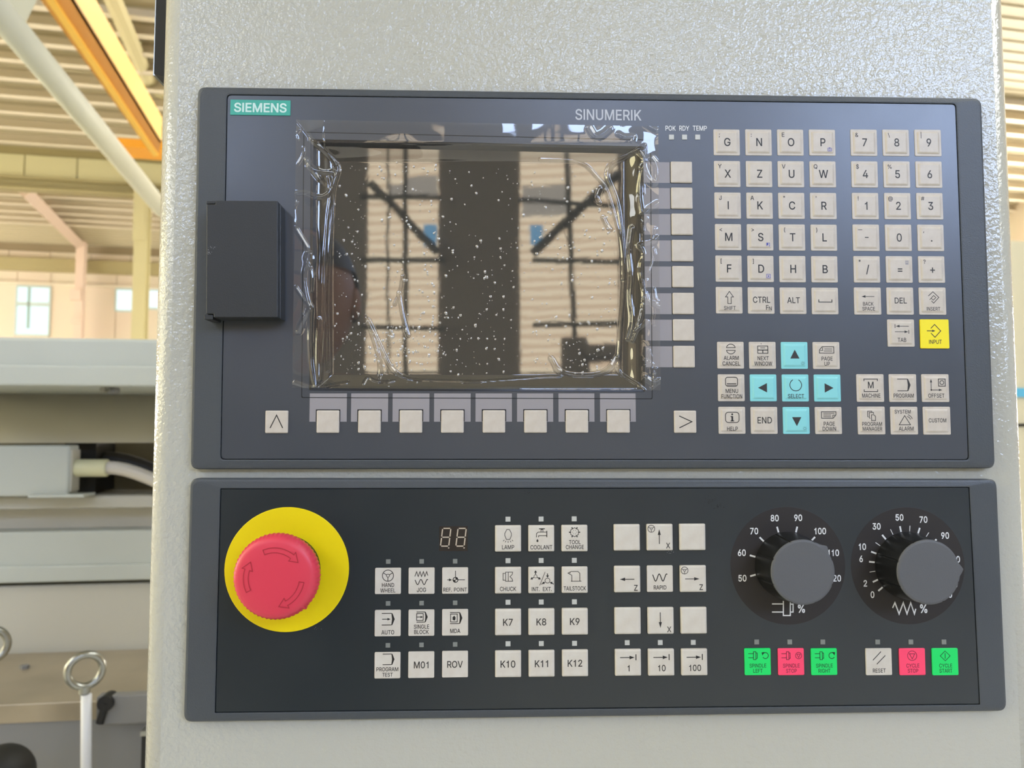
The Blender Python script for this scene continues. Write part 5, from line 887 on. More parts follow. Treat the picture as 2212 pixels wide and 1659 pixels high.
P = T('LAMP', 0, -4.3, 2.4, **LB).line([(-.9, -.4), (-1.7, 1.6), (-1.7, 2.6), (-.9, 4.2), (-.7, 4.6), (.7, 4.6), (.9, 4.2), (1.7, 2.6), (1.7, 1.6), (.9, -.4)], .26, True)
for a in (-60, -30, 0, 30, 60): P.line([(2.2*math.sin(R(a)), -.1-1.2*math.cos(R(a))*1.0), (2.9*math.sin(R(a)), -.4-1.7*math.cos(R(a)))], .26)
m2(0, 0, 'white lamp key with bulb', P)
P = T('COOLANT', 0, -4.4, 2.4, w=11.2).line([(-2.5, .6), (-2.5, 2.4), (-1.7, 3.2), (2.7, 3.2)], .26).line([(-1.4, .6), (-1.4, 1.4), (2.7, 1.4)], .26).line([(2.8, 3.9), (2.8, .6)], .35).line([(-.2, 3.2), (-.2, 4.5), (.8, 4.5), (.8, 3.2)], .26).line([(-1.2, 4.9), (1.8, 4.9)], .4).poly([(-2, -.2), (-1.4, -1.3), (-2, -1.9), (-2.6, -1.3)])
m2(1, 0, 'white coolant key with tap', P)
P = T('TOOL', .1, -1.9, 2.3, **LB).text('CHANGE', .1, -4.4, 2.3, **LB).line([(2.3*math.cos(R(60*k+30)), 3.1+2.3*math.sin(R(60*k+30))) for k in range(6)], .26, True)
for k in range(6): P.line([(2.1*math.cos(R(60*k)), 3.1+2.1*math.sin(R(60*k))), (2.9*math.cos(R(60*k)), 3.1+2.9*math.sin(R(60*k)))], .5); P.disc(1.0*math.cos(R(60*k)), 3.1+1.0*math.sin(R(60*k)), .18, 6)
m2(2, 0, 'white tool change key', P)
P = T('CHUCK', 0, -4.2, 2.4, **LB).line([(-2.6, .2), (-2.6, 3.6), (-1.3, 3.6), (-1.3, .2)], .24, True).line([(-1.3, -.4), (-1.3, 4.2), (.1, 4.2), (.1, -.4)], .24, True).line([(.1, 4.2), (2.3, 4.2), (2.0, 2.9), (.9, 1.9), (2.0, .9), (2.3, -.4), (.1, -.4)], .26)
m2(0, 1, 'white key marked CHUCK', P)
P = T('INT.', -3.0, -4.4, 2.3, **LB).text('EXT.', 3.0, -4.4, 2.3, **LB).line([(-.9, -2.6), (1.9, 4.2)], .22).arc(-3.0, 2.0, .8, wd=.2, n=14).arc(3.1, -.2, 1.25, wd=.24, n=18)
for a in (90, 210, 330): P.arrow(-3.0+1*math.cos(R(a)), 2.0+1*math.sin(R(a)), -3.0+3.1*math.cos(R(a)), 2+3.1*math.sin(R(a)), .4, 1.2, 1.5); P.arrow(3.1+3.6*math.cos(R(a)), -.2+3.6*math.sin(R(a)), 3.1+1.4*math.cos(R(a)), -.2+1.4*math.sin(R(a)), .4, 1.2, 1.5)
m2(1, 1, 'white internal external clamping key', P)
P = T('TAILSTOCK', 0, -4.2, 2.4, w=11.4).line([(-1.5, -.6), (-1.5, 2.4), (-3.5, 3.5), (-1.8, 4.3), (1.6, 4.3), (2.6, 3.4), (2.6, -.6), (3.4, -.6)], .26).line([(-2.0, -.6), (3.4, -.6)], .26).line([(-2.6, 3.1), (-2.2, 4.1)], .2)
m2(2, 1, 'white key marked TAILSTOCK', P)
for k, s_ in enumerate(('K7', 'K8', 'K9', 'K10', 'K11', 'K12')): m2(k % 3, 2 + k//3, 'white key marked ' + s_, T(s_, -.1, .1, 3.4, cond=.92), INKU)
A3 = ((1353.4, 1160.3), (1494.7, 1159.4), (1498.8, 1429), (1355.8, 1429.8))
g3_ = lambda c_, r_: lerp_grid(*A3, c_/2, r_/3)
def m3(c_, r_, lab, P=None, ink=INK, kind='cap'): q = g3_(c_, r_); return mk(q.x, q.y, kind, KEYM, lab, P, ink)
m3(0, 0, 'blank white key left of the X up key'); m3(2, 0, 'blank white key right of the X up key')
m3(0, 2, 'blank white key left of the X down key'); m3(2, 2, 'blank white key right of the X down key')
m3(1, 0, 'white X up arrow key with small wheel', wheel(T('X', 4.2, -4.2, 2.8).arrow(-.3, -3.4, -.3, 4.2, .34, 3, 1.6), -4.4, 4.4, 1.8, .24))
m3(0, 1, 'white Z left arrow key', T('Z', 4.3, -4.3, 2.9).arrow(3.6, 0, -4.0, 0, .36, 2.8, 1.7))
m3(1, 1, 'white rapid key with wave', sine(T('RAPID', 0, -4.4, 2.4, **LB), 0, .6, 7.6, 3.6, 2, .4), kind='flat')
m3(2, 1, 'white Z right arrow key with small wheel', wheel(T('Z', 4.0, -4.2, 2.8).arrow(-4.3, 0, 3.2, 0, .3, 2.8, 1.7), -4.5, 4.3, 1.8, .24))
m3(1, 2, 'white X down arrow key', T('X', 4.2, -4.3, 2.8).arrow(-.3, 4.3, -.3, -3.6, .34, 3, 1.6))
for c_, s_ in enumerate(('1', '10', '100')): m3(c_, 3, 'white step key marked ' + s_, T(s_, .2, -2.7, 3.1, cond=.85).arrow(-4.1, 2.6, 3.3, 2.6, .36, 2.6, 1.8).line([(4.0, 4.2), (4.0, 1.2)], .42))
leds(((1354.7, 1388), (1497.3, 1387.4), (1497.3, 1387.4), (1354.7, 1388)), 1, 3, 10.2, LEDM)
def cw(P, cx, cy, r, d=1, wd=.3):
    if d > 0: P.arc(cx, cy, r, -30, -330, wd, 20); P.poly([(cx+r*.2, cy+r*1.1), (cx+r*1.3, cy+r*.95), (cx+r*1.15, cy-.05*r)])
    else: P.arc(cx, cy, r, 210, 510-360*0, wd, 20) if False else P.arc(cx, cy, r, -150, 150, wd, 20); P.poly([(cx-r*.2, cy+r*1.1), (cx-r*1.3, cy+r*.95), (cx-r*1.15, cy-.05*r)]) if d < 0 else None
    return P
P = T('SPINDLE', 0, -1.9, 2.2, **LB).text('LEFT', 0, -4.5, 2.2, **LB); chuckspin(P, -1.7, 3.1, .95); P.arc(4.0, 3.1, 1.5, -150, 150, .32, 18); P.poly([(2.0, 4.7), (3.6, 4.9), (2.5, 3.1)]); mk(1636.2, 1429, 'flat', GREEN, 'green spindle left key', P, INKG)
P = T('SPINDLE', 0, -1.9, 2.2, **LB).text('STOP', 0, -4.5, 2.2, **LB); chuckspin(P, -1.9, 3.1, .95); P.arc(3.9, 3.1, 1.6, wd=.26).line([(3.0, 3.8), (4.8, 3.8), (3.9, 2.1)], .26, True); mk(1708.3, 1429, 'flat', PINK, 'pink spindle stop key', P, INKP)
P = T('SPINDLE', 0, -1.9, 2.2, **LB).text('RIGHT', 0, -4.5, 2.2, **LB); chuckspin(P, -1.7, 3.1, .95); P.arc(4.0, 3.1, 1.5, 30, 330, .32, 18); P.poly([(4.2, 4.9), (5.8, 4.8), (5.4, 3.1)]); mk(1779.6, 1429, 'flat', GREEN, 'green spindle right key', P, INKG)
P = T('RESET', 0, -4.4, 2.3, **LB).line([(-3.2, .8), (1.2, 5.2)], .34).line([(-1.2, -1.2), (3.4, 3.2)], .34); mk(1897.7, 1429, 'flat', KEYM, 'white key marked RESET', P)
P = T('CYCLE', .1, -1.9, 2.2, **LB).text('STOP', .1, -4.5, 2.2, **LB).arc(-.1, 3.1, 2.4, wd=.26).line([(-1.5, 4.1), (1.3, 4.1), (-.1, 1.5)], .28, True); mk(1970, 1429, 'flat', PINK, 'pink cycle stop key', P, INKP)
P = T('CYCLE', .1, -1.9, 2.2, **LB).text('START', .1, -4.5, 2.2, **LB).line([(0, 5.5), (2.6, 3.0), (0, .5), (-2.6, 3.0)], .28, True).line([(0, 4.4), (0, 1.6)], .3); mk(2040.8, 1429, 'flat', GREEN, 'green cycle start key', P, INKG)
for x_ in (1634.2, 1705.5, 1777, 1895.3, 1967, 2038.5): led(mcp, x_, 1386.4, 10, LEDD)
# two-digit display
a, b = on(949, 1137, 0), on(1010, 1190, 0); bm = nb(); box(bm, (a.x, -.00006, b.z), (b.x, .0001, a.z)); dsp = obj('number_display', bm, SEGB, mcp, label='small unlit two-digit display')
P = Print()
for cx_ in (962.8, 996): 
    c = mm(local(mcp, cx_, 1163)); w2, h2, s2 = 2.1, 2.25, .18
    sl = lambda x, y: (c.x + x + .12*y, c.y + .6 + y)
    for (x0, y0, x1, y1) in ((-w2+.4, 2*h2, w2-.4, 2*h2), (-w2+.4, 0, w2-.4, 0), (-w2+.4, -2*h2, w2-.4, -2*h2), (-w2, .35, -w2, 2*h2-.35), (w2, .35, w2, 2*h2-.35), (-w2, -.35, -w2, -2*h2+.35), (w2, -.35, w2, -2*h2+.35)):
        P.line([sl(x0, y0), sl(x1, y1)], .5)
    x_, y_ = sl(w2+.1, -2*h2-.9); P.disc(x_, y_, .36, 10)
P.make('digit_segments', SEG, dsp, -.0001-YC)
# emergency stop
c = on(620.4, 1229.3, 0); cx, cz = c.x, c.z
bm = nb(); lathe(bm, [(.0312, .0004), (.0312, -.0008), (.0310, -.0010)], (cx, cz), 72); obj('stop_disc', bm, YDISC, mcp, label='yellow disc behind the stop button')
bm = nb(); lathe(bm, [(.0170, -.0005), (.0170, -.006), (.0162, -.0072), (.0105, -.0072), (.0105, -.0165)], (cx, cz), 48); es_c = obj('stop_collar', bm, KNOB, mcp, label='black collar under the red button')
def wob(a, k): return 1 + (.012*math.cos(60*a) if k in (1, 2, 3) else 0) + (.03 if k in (1, 2, 3) and abs(a-R(313)) < .03 else 0)
bm = nb(); lathe(bm, [(.0170, -.0145), (.0200, -.0152), (.0205, -.0180), (.0202, -.0205), (.0192, -.0228), (.0182, -.0237), (.0165, -.0242), (.0100, -.0245), (.0030, -.0246)], (cx, cz), 240, wob)
es = obj('emergency_stop_button', bm, RED, mcp, smooth=True, label='red mushroom head with engraved turning arrows')
def arc_arrow(a0, a1):
    P = Print(); r = 13.2; w_ = 1.15; n = 14; pin = []; pout = []
    for i in range(n+1):
        a = R(a0 + (a1-a0)*i/n); pin.append(((r-w_)*math.cos(a), (r-w_)*math.sin(a))); pout.append(((r+w_)*math.cos(a), (r+w_)*math.sin(a)))
    d = -1 if a1 < a0 else 1; e = R(a1); t_ = R(a1 + d*17)
    head = [((r+2.6)*math.cos(e), (r+2.6)*math.sin(e)), ((r+.3)*math.cos(t_), (r+.3)*math.sin(t_)), ((r-2.6)*math.cos(e), (r-2.6)*math.sin(e))]
    P.line(pout + head + pin[::-1], .3, True); return P
for a0, a1 in ((112, 50), (207-360+360, 162), (-8, -62), (0, 0)):
    if a0 == a1: continue
    arc_arrow(a0, a1).make('engraved_arrow', REDD, es, -.02464 - YC, at=mm(Vector((cx, 0, cz)) - wloc(mcp)))
# rotary knobs
def dial(px, py, point, lab, ticks, nums, sym):
    c = on(px, py, 0); cx, cz = c.x, c.z; lc = mm(c - wloc(mcp))
    bm = nb(); lathe(bm, [(.0301, .0003), (.0301, -.00004), (.0300, -.00006)], (cx, cz), 96); dp = obj('dial_plate', bm, DIAL, mcp, label='round dial plate under the ' + lab)
    P = Print()
    for a, w_ in ticks: P.line([(17.6*math.cos(R(a)), 17.6*math.sin(R(a))), (20.6*math.cos(R(a)), 20.6*math.sin(R(a)))], w_)
    for s_, x_, y_ in nums:
        d = mm(on(x_, y_, 0) - c); P.text(s_, d.x, d.y, 3.2, cond=.82, bold=True)
    sym(P, lambda x_, y_: tuple(mm(on(x_, y_, 0) - c)))
    P.make('dial_markings', WHITE, dp, -.0001-YC, at=lc)
    pa = R(point)
    def wb(a, k):
        d = (a - pa + math.pi) % (2*math.pi) - math.pi
        nub = .11*max(0, 1-abs(d)/.20)
        g = 0
        for q in range(8):
            e = (a - pa - R(45*q+22) + math.pi) % (2*math.pi) - math.pi
            if abs(e) < .03: g = -.03
        if k in (0,): return 1
        if k >= 6: return 1 + nub*(.9 if k == 6 else .7 if k == 7 else 0) + g*(1 if k <= 6 else 0)
        return 1 + nub*(k/6) + g
    bm = nb(); lathe(bm, [(.0173, .0002), (.0172, -.003), (.0170, -.006), (.0167, -.010), (.0163, -.0145), (.0160, -.0172), (.0158, -.0180)], (cx, cz), 180, wb)
    kb = obj('rotary_knob', bm, KNOB, mcp, label=lab)
    for p_ in kb.data.polygons: p_.use_smooth = True
    md = kb.modifiers.new('edge', 'EDGE_SPLIT'); md.split_angle = R(35)
    def wb2(a, k):
        d = (a - pa + math.pi) % (2*math.pi) - math.pi
        g = 0
        for q in range(8):
            e = (a - pa - R(45*q+22) + math.pi) % (2*math.pi) - math.pi
            if abs(e) < .03: g = -.015
        return 1 + (.115*max(0, 1-abs(d)/.20) + g if k < 3 else 0)
    bm = nb(); lathe(bm, [(.0158, -.0179), (.0160, -.0186), (.0157, -.0191), (.0148, -.0194), (.006, -.0195)], (cx, cz), 180, wb2)
    obj('knob_cap', bm, KNOBC, kb, smooth=False)
def sym1(P, f):
    L = lambda *p, w_=.5: P.line([f(*q) for q in p], w_)
    L((1667.5, 1304.5), (1691.5, 1304.5)); L((1667.5, 1322), (1691.5, 1322)); L((1692, 1298), (1692, 1329.5), (1707, 1329.5), (1707, 1298)); L((1707, 1305), (1713, 1305), (1713, 1322), (1707, 1322))
    x_, y_ = f(1731, 1314.5); P.text('%', x_, y_, 4.0, cond=.85, bold=True)
def sym2(P, f):
    P.line([f(*q) for q in ((1928, 1313), (1933, 1302), (1942, 1326), (1951, 1302), (1959, 1326), (1967, 1302), (1975, 1326), (1978, 1315))], .55)
    x_, y_ = f(1995, 1314.5); P.text('%', x_, y_, 4.2, cond=.85, bold=True)
N1 = [('50', 1603.6, 1248.8), ('60', 1602.3, 1193.8), ('70', 1629, 1147), ('80', 1673.3, 1119), ('90', 1724, 1118.3), ('100', 1771.6, 1147), ('110', 1800, 1194), ('120', 1804, 1249)]
dial(1702, 1221.5, 45, 'black spindle override knob with grey cap', [(195-30*k, .75) for k in range(8)], N1, sym1)
N2 = [('0', 1884.5, 1284.3), ('2', 1869, 1260), ('6', 1860, 1207), ('10', 1862.7, 1180.8), ('30', 1893.3, 1136.8), ('50', 1942.8, 1117.6), ('70', 1994.6, 1122.2), ('90', 2041.4, 1156.7), ('100', 2061, 1208), ('110', 2056, 1262), ('120', 2044, 1284)]
dial(1961, 1221.5, 4, 'black feed override knob with grey cap', [(218.8-14.85*k, .75 if k in (0, 1, 3, 4, 6, 8, 10, 12, 14, 16, 17) else .3) for k in range(18)], N2, sym2)

# ================================================================== PROTECTIVE FILM
film = thing('protective_film', 'clear crinkled plastic film stuck over the screen', 'plastic film', tuple(on(1030, 550, -.001)))
fc = [on(*c, -.0012) for c in ((640, 258), (1422, 273), (1427, 843), (631, 838))]
NX, NZ = 500, 370
u = np.linspace(0, 1, NX)[None, :]; v = np.linspace(0, 1, NZ)[:, None]
cor = np.array([[p.x, p.z] for p in fc])
XZ = ((1-u)*(1-v))[..., None]*cor[0] + (u*(1-v))[..., None]*cor[1] + (u*v)[..., None]*cor[2] + ((1-u)*v)[..., None]*cor[3]
# photograph-pixel coordinates of every film vertex (for laying the creases where they are)
PU = np.zeros((NZ, NX)); PV = np.zeros((NZ, NX))
d = np.stack([XZ[..., 0]-CAM.x, np.full((NZ, NX), -.001-CAM.y), XZ[..., 1]-CAM.z], -1)
cr, cdn, cf = np.array(c_r), np.array(c_d), np.array(c_f)
dep = d @ cf; PU = 1106 + FPX*(d @ cr)/dep; PV = 829.5 + FPX*(d @ cdn)/dep
def sst(a, b, x): t_ = np.clip((x-a)/(b-a), 0, 1); return t_*t_*(3-2*t_)
# 0 on the face, 1 down on the glass
inn = np.minimum.reduce([sst(684, 716, PU), 1-sst(1346, 1388, PU), sst(306, 345, PV), 1-sst(806, 842, PV)])
H = -.0012 + inn*.0050
def ridge(pts, wd, h, cap=0):
    global H
    P_ = np.array(pts, float)
    if len(P_) > 2:                       # smooth the polyline a little
        for _ in range(2):
            Q = [P_[0]]
            for a, b in zip(P_, P_[1:]): Q += [a*.75+b*.25, a*.25+b*.75]
            Q.append(P_[-1]); P_ = np.array(Q)
    D = np.full(PU.shape, 1e9)
    x0, y0 = P_.min(0)-wd*4; x1, y1 = P_.max(0)+wd*4
    mk_ = (PU > x0) & (PU < x1) & (PV > y0) & (PV < y1)
    pu, pv = PU[mk_], PV[mk_]; dd = np.full(pu.shape, 1e9)
    for a, b in zip(P_, P_[1:]):
        e = b-a; L2 = e@e + 1e-9; t_ = np.clip(((pu-a[0])*e[0]+(pv-a[1])*e[1])/L2, 0, 1)
        dd = np.minimum(dd, np.hypot(pu-a[0]-t_*e[0], pv-a[1]-t_*e[1]))
    H[mk_] -= h*np.exp(-(dd/wd)**2)
ridge([(672, 303), (700, 325), (722, 345), (728, 362), (716, 395), (706, 450), (700, 560), (698, 700), (692, 820)], 3.0, .0011)
ridge([(722, 350), (716, 400), (712, 470), (706, 560), (702, 640), (704, 720), (706, 800)], 2.4, .0008)
ridge([(640, 418), (665, 417), (685, 428), (704, 420), (712, 400), (708, 378)], 3.0, .0010)
ridge([(668, 360), (690, 372), (712, 366)], 4.5, .0009)
ridge([(662, 345), (682, 378), (696, 392)], 3.5, .0009)
ridge([(640, 495), (652, 515), (664, 536)], 3.5, .001)
ridge([(668, 548), (660, 580), (656, 600), (664, 650), (672, 664)], 3.2, .0011)
ridge([(640, 622), (655, 645), (668, 662)], 3.0, .0008)
ridge([(668, 668), (650, 700), (645, 715)], 4.0, .0010)
ridge([(672, 670), (668, 740), (674, 800), (682, 835)], 3.5, .0012)
ridge([(690, 690), (684, 760), (688, 830)], 3.0, .0010)
ridge([(636, 826), (668, 838), (700, 836), (750, 826)], 2.6, .0007)
ridge([(790, 686), (806, 730), (820, 780), (818, 822)], 2.4, .0009)
ridge([(794, 690), (822, 752), (845, 800), (880, 820), (960, 822), (1040, 824)], 2.4, .0008)
ridge([(860, 630), (868, 680), (880, 722)], 2.2, .0006)
ridge([(785, 828), (792, 810), (805, 822), (830, 826), (850, 822)], 2.4, .0009)
ridge([(868, 592), (862, 630), (850, 655)], 1.8, .0003)
ridge([(1390, 316), (1350, 335), (1322, 346), (1312, 372), (1322, 395), (1336, 430), (1346, 490), (1352, 560), (1350, 640), (1344, 700), (1338, 790)], 3.0, .0012)
ridge([(1168, 338), (1240, 340), (1270, 350), (1292, 376), (1310, 395), (1322, 430), (1334, 470), (1346, 520), (1348, 600)], 2.2, .0006)
ridge([(1378, 325), (1392, 345), (1386, 370), (1380, 420), (1386, 460)], 3.5, .0011)
ridge([(1366, 490), (1360, 540), (1366, 590), (1362, 640), (1370, 690), (1360, 730)], 3.4, .0013)
ridge([(1380, 530), (1392, 550), (1380, 580), (1392, 640), (1384, 690), (1368, 735)], 3.0, .0012)
ridge([(1384, 528), (1410, 524), (1420, 512)], 2.6, .0010)
ridge([(1390, 648), (1410, 656), (1424, 662)], 3.0, .0010)
ridge([(1372, 715), (1398, 695)], 2.4, .0009)
ridge([(1394, 462), (1402, 452), (1420, 440)], 4.5, .0010)
ridge([(1388, 362), (1400, 390), (1418, 400), (1420, 360), (1406, 342)], 5.0, .0011)
ridge([(1272, 276), (1284, 296), (1300, 292), (1316, 278)], 4.5, .0011)
ridge([(1336, 290), (1350, 298), (1370, 294), (1366, 306)], 4.0, .0009)
ridge([(1395, 270), (1418, 282)], 4.0, .0008)
ridge([(1396, 818), (1412, 828), (1424, 822)], 4.0, .0010)
ridge([(1394, 780), (1408, 788)], 3.0, .0008)
ridge([(1336, 790), (1342, 806), (1366, 822), (1390, 843)], 2.8, .0010)
ridge([(1192, 772), (1210, 802), (1240, 810), (1290, 810), (1320, 798), (1336, 770)], 2.8, .0009)
ridge([(1196, 776), (1204, 800), (1220, 812), (1180, 812), (1140, 816), (1000, 826)], 2.2, .0006)
ridge([(1300, 400), (1292, 420), (1298, 432)], 2.2, .0005)
ridge([(1306, 465), (1312, 480), (1320, 490)], 2.6, .0005)
ridge([(640, 259), (660, 284), (676, 304)], 2.2, .0005)
ridge([(1394, 846), (1380, 836)], 2.5, .0007)
for k in range(20):                         # long shallow crease lines along the rims
    x0 = random.choice([random.uniform(640, 690), random.uniform(1390, 1420)]); y0 = random.uniform(280, 820)
    ridge([(x0, y0), (x0+random.uniform(-10, 10), y0+random.uniform(8, 25)), (x0+random.uniform(-14, 14), y0+random.uniform(20, 50))], random.uniform(1.5, 3.5), random.uniform(.0002, .0006))
# gentle waviness on the free rim, very slight on the stuck part
for i in range(NZ):
    for j in range(NX):
        x_, z_ = XZ[i, j]
        rim = 1 - inn[i, j]
        H[i, j] += noise.noise(Vector((x_*70, z_*70, 3.1)))*(.00003 + .0006*rim*(1 if (PU[i, j] < 700 or PU[i, j] > 1340) else .18)) * (1 if rim > .02 else .5)
H = np.minimum(H, .0038)
sel = inn < .05
H[sel] = np.minimum(H[sel], -.00025)
verts = np.stack([XZ[..., 0], H, XZ[..., 1]], -1).reshape(-1, 3) - np.array(wloc(film))
idx = np.arange(NX*NZ).reshape(NZ, NX)
fa = np.stack([idx[:-1, :-1], idx[1:, :-1], idx[1:, 1:], idx[:-1, 1:]], -1).reshape(-1, 4)
me = bpy.data.meshes.new('sheet'); me.vertices.add(len(verts)); me.vertices.foreach_set('co', verts.ravel())
me.loops.add(fa.size); me.loops.foreach_set('vertex_index', fa.ravel()); me.polygons.add(len(fa)); me.polygons.foreach_set('loop_start', np.arange(0, fa.size, 4))
me.update(calc_edges=True); me.validate()
def film_mat(name, tint, haze, f0, rough):
    m = bpy.data.materials.new(name); m.use_nodes = True; nt = m.node_tree; nt.nodes.clear()
    o = nt.nodes.new('ShaderNodeOutputMaterial'); tr_ = nt.nodes.new('ShaderNodeBsdfTransparent'); gl = nt.nodes.new('ShaderNodeBsdfGlossy'); df = nt.nodes.new('ShaderNodeBsdfDiffuse')
    tr_.inputs[0].default_value = tint; gl.inputs['Roughness'].default_value = rough
    df.inputs[0].default_value = (.8, .8, .78, 1)
    m1 = nt.nodes.new('ShaderNodeMixShader'); m1.inputs[0].default_value = haze
    nt.links.new(tr_.outputs[0], m1.inputs[1]); nt.links.new(df.outputs[0], m1.inputs[2])
    lw = nt.nodes.new('ShaderNodeLayerWeight'); lw.inputs[0].default_value = .5
    mr = nt.nodes.new('ShaderNodeMath'); mr.operation = 'POWER'; mr.inputs[1].default_value = 4
    nt.links.new(lw.outputs['Facing'], mr.inputs[0])
    ma = nt.nodes.new('ShaderNodeMath'); ma.operation = 'MULTIPLY_ADD'; ma.inputs[1].default_value = .85; ma.inputs[2].default_value = f0; ma.use_clamp = True
    nt.links.new(mr.outputs[0], ma.inputs[0])
    m2_ = nt.nodes.new('ShaderNodeMixShader'); nt.links.new(ma.outputs[0], m2_.inputs[0]); nt.links.new(m1.outputs[0], m2_.inputs[1]); nt.links.new(gl.outputs[0], m2_.inputs[2])
    nt.links.new(m2_.outputs[0], o.inputs[0]); return m
FILM = film_mat('clear plastic film', (.97, .97, .97, 1), .03, .10, .02)
o = finish('sheet', me, FILM, film, smooth=True)
# trapped air bubbles, joined
bm = nb(); rnd = random.Random(3)
def bubble(px, py, r, st=1.0, ang=0):
    p = on(px, py, .0034); ring = []
    n = 8; ca, sa = math.cos(ang), math.sin(ang)
    tip = bm.verts.new((p.x, p.y - r*.38, p.z)); mid = []; base = []
    for i in range(n):
        a = 2*math.pi*i/n; x, z = r*math.cos(a), r*st*math.sin(a); x, z = x*ca-z*sa, x*sa+z*ca
        base.append(bm.verts.new((p.x+x, p.y+.00005, p.z+z))); mid.append(bm.verts.new((p.x+x*.68, p.y-r*.26, p.z+z*.68)))
    for i in range(n):
        j = (i+1) % n; bm.faces.new((base[i], base[j], mid[j], mid[i])); bm.faces.new((mid[i], mid[j], tip))
for k in range(1050):
    px = rnd.uniform(720, 1332); py = 345 + (810-345)*rnd.random()**.75
    if rnd.random() < .35 and not (1150 < px < 1330 or px < 960): continue
    s = rnd.random()**3
    bubble(px, py, .00020 + .00055*s, rnd.uniform(1, 1.7), rnd.uniform(-.5, .5))
for k in range(120):
    bubble(rnd.gauss(870, 60), rnd.gauss(740, 45), .0002+.0006*rnd.random()**2, rnd.uniform(1, 2), rnd.uniform(-.5, .9))
bmesh.ops.translate(bm, verts=bm.verts, vec=-wloc(film)); me = bpy.data.meshes.new('air_bubble'); bm.to_mesh(me); bm.free()
o = finish('air_bubble', me, film_mat('bubble', (.9, .9, .9, 1), .30, .26, .13), film, smooth=True); o['kind'] = 'stuff'; o['label'] = 'tiny air bubbles trapped under the film'

# ================================================================== THE PHOTOGRAPHER (seen in the screen) and the rear machine
JK = mat('dark jacket cloth', (38, 36, 38), .8); SKN = mat('skin', (150, 112, 92), .6); HAIR = mat('black hair', (22, 18, 16), .6); TRS = mat('dark trousers', (34, 36, 42), .8)
pp_ = Vector((-.17, -1.05, 0))
per = thing('person', 'person in dark jacket standing before the screen, hands in pockets', 'person', tuple(pp_))
def skin(name, pts, edges_, rad, m, par, sub=2):
    me = bpy.data.meshes.new(name); me.from_pydata([Vector(p) for p in pts], edges_, []); o = finish(name, me, m, par)
    o.modifiers.new('skin', 'SKIN'); s_ = me.skin_vertices[0].data if me.skin_vertices else None
    if s_ is None:
        bpy.context.view_layer.objects.active = o; bpy.ops.mesh.customdata_skin_add(); s_ = me.skin_vertices[0].data
    for i, r_ in enumerate(rad): s_[i].radius = (r_ if isinstance(r_, tuple) else (r_, r_))
    s_[0].use_root = True; sb = o.modifiers.new('sub', 'SUBSURF'); sb.levels = sb.render_levels = sub; me.shade_smooth(); return o
skin('body', [(0, 0, 1.0), (0, 0, 1.2), (0, 0, 1.4), (0, 0, 1.52), (0, .02, 1.60), (.17, 0, 1.46), (.25, -.03, 1.2), (.19, .1, 1.0), (-.17, 0, 1.46), (-.25, -.03, 1.2), (-.19, .1, 1.0),
      (.1, 0, .95), (.11, .02, .5), (.11, -.02, .1), (.12, .12, .05), (-.1, 0, .95), (-.11, .02, .5), (-.11, -.02, .1), (-.12, .12, .05)],
     [(0,1),(1,2),(2,3),(3,4),(2,5),(5,6),(6,7),(2,8),(8,9),(9,10),(0,11),(11,12),(12,13),(13,14),(0,15),(15,16),(16,17),(17,18)],
     [(.16,.11),(.16,.12),(.19,.12),.09,.055,.075,.055,.045,.075,.055,.045,.1,.07,.05,.045,.1,.07,.05,.045], JK, per)
bm = nb(); bmesh.ops.create_uvsphere(bm, u_segments=32, v_segments=24, radius=1)
for v_ in bm.verts:
    x, y, z = v_.co; w_ = .077*(1 - .18*max(0, -z)); v_.co = Vector((x*w_, y*.098, z*.122))
    dx, dz = v_.co.x, v_.co.z+.012
    if y > .5: v_.co.y += .022*math.exp(-(dx/.012)**2-(dz/.022)**2) - .008*math.exp(-((abs(dx)-.03)/.014)**2-((dz-.035)/.012)**2) + .004*math.exp(-(dx/.025)**2-((dz+.045)/.007)**2)
bmesh.ops.translate(bm, verts=bm.verts, vec=pp_+Vector((0, .03, 1.74))); obj('head', bm, SKN, per, smooth=True)
bm = nb(); bmesh.ops.create_uvsphere(bm, u_segments=32, v_segments=24, radius=1)
bmesh.ops.delete(bm, geom=[v_ for v_ in bm.verts if v_.co.z < .28 and v_.co.y > .1 or v_.co.z < -.35], context='VERTS')
for v_ in bm.verts: v_.co = Vector((v_.co.x*.084, v_.co.y*.104-.004, v_.co.z*.13+.002))
bmesh.ops.translate(bm, verts=bm.verts, vec=pp_+Vector((0, .03, 1.74))); obj('hair', bm, HAIR, per, smooth=True)
for sgn in (1, -1):
    bm = nb(); bmesh.ops.create_uvsphere(bm, u_segments=12, v_segments=8, radius=1)
    for v_ in bm.verts: v_.co = Vector((v_.co.x*.009+sgn*.078, v_.co.y*.018, v_.co.z*.03))
    bmesh.ops.translate(bm, verts=bm.verts, vec=pp_+Vector((0, .03, 1.735))); obj('ear', bm, SKN, per, smooth=True)
    bm = nb(); bmesh.ops.create_uvsphere(bm, u_segments=12, v_segments=8, radius=.010); bmesh.ops.translate(bm, verts=bm.verts, vec=pp_+Vector((sgn*.03, .03+.0745, 1.762))); obj('eye', bm, mat('brown eye', (70, 50, 40), .3), per, smooth=True)
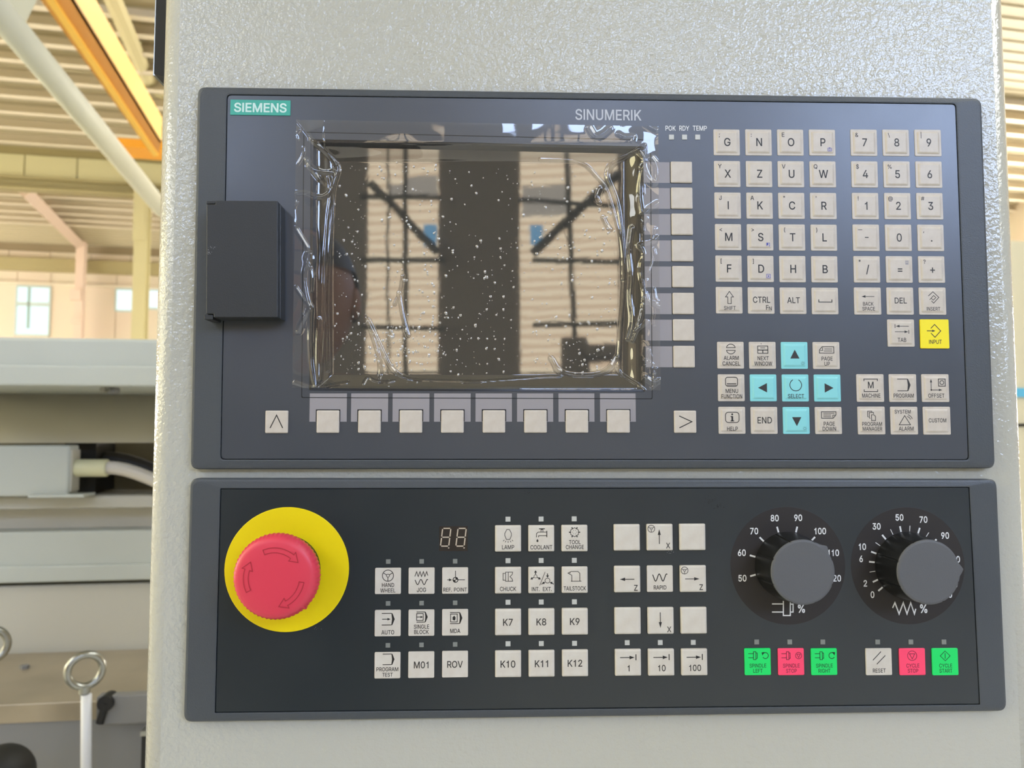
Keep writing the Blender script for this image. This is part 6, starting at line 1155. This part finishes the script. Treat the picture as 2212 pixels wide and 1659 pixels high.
rear = thing('rear_machine', 'dark machine head standing behind the photographer', 'machine', tuple(B.w(.8, -6, 0)))
p = B.mirror(1211, 728, -6); q = B.mirror(1268, 805, -6)
bm = nb(); box(bm, (min(p.x, q.x), -6.6, 0), (max(p.x, q.x), -6, p.z), B); obj('column', bm, DARKW, rear, bevel=.02)
p = B.mirror(1262, 744, -5.9); q = B.mirror(1350, 768, -5.9)
bm = nb(); box(bm, (min(p.x, q.x), -6.5, q.z), (max(p.x, q.x), -5.9, p.z), B); obj('arm', bm, DARKW, rear, bevel=.02)

HALL = emitter('added hall fill light', (255, 248, 240), 20.0)  # glowing side panels added to brighten the far hall
bm = nb(); box(bm, (XL+.004, 12, 1.2), (XL+.03, 30, 4.2), B); o = obj('window_12', bm, HALL); o['kind'] = 'structure'
bm = nb(); box(bm, (XR-.03, 10, 1.2), (XR-.004, 30, 5.2), B); o = obj('window_13', bm, HALL); o['kind'] = 'structure'

# ================================================================== small marks of use
def scuffs(par, spots, m, y, seed, n=16, sp=8, r=.16, label=None):
    g = random.Random(seed); P = Print()
    for (px, py) in spots:
        for k in range(n):
            c = mm(local(par, px+g.gauss(0, sp), py+g.gauss(0, sp*.6), y)); a = g.uniform(0, 3.1); l = r*g.uniform(.5, 3.5)
            P.line([(c.x, c.y), (c.x+l*math.cos(a), c.y+l*math.sin(a))], r*g.uniform(.3, .9))
    return P.make('scuff_mark', m, par, y-YC, label=label)
scuffs(ppu, [(456, 534), (452, 546)], WHITE, -.01255, 1, 9, 4, .12, 'whitish scratches on the cover')
scuffs(mcp, [(682, 1360)], WHITE, -.00008, 2, 6, 5, .13)
scuffs(mcp, [(1445, 1192)], WHITE, -.00008, 3, 10, 5, .12)
scuffs(mcp, [(1536, 1080), (1548, 1094)], GROOVE, -.00008, 4, 26, 7, .2, 'dark oily specks')
scuffs(mcp, [(1142, 1066)], GROOVE, -.00008, 5, 14, 6, .2)
scuffs(mcp, [(1536, 1240), (1500, 1290)], GROOVE, -.00008, 6, 14, 9, .14)
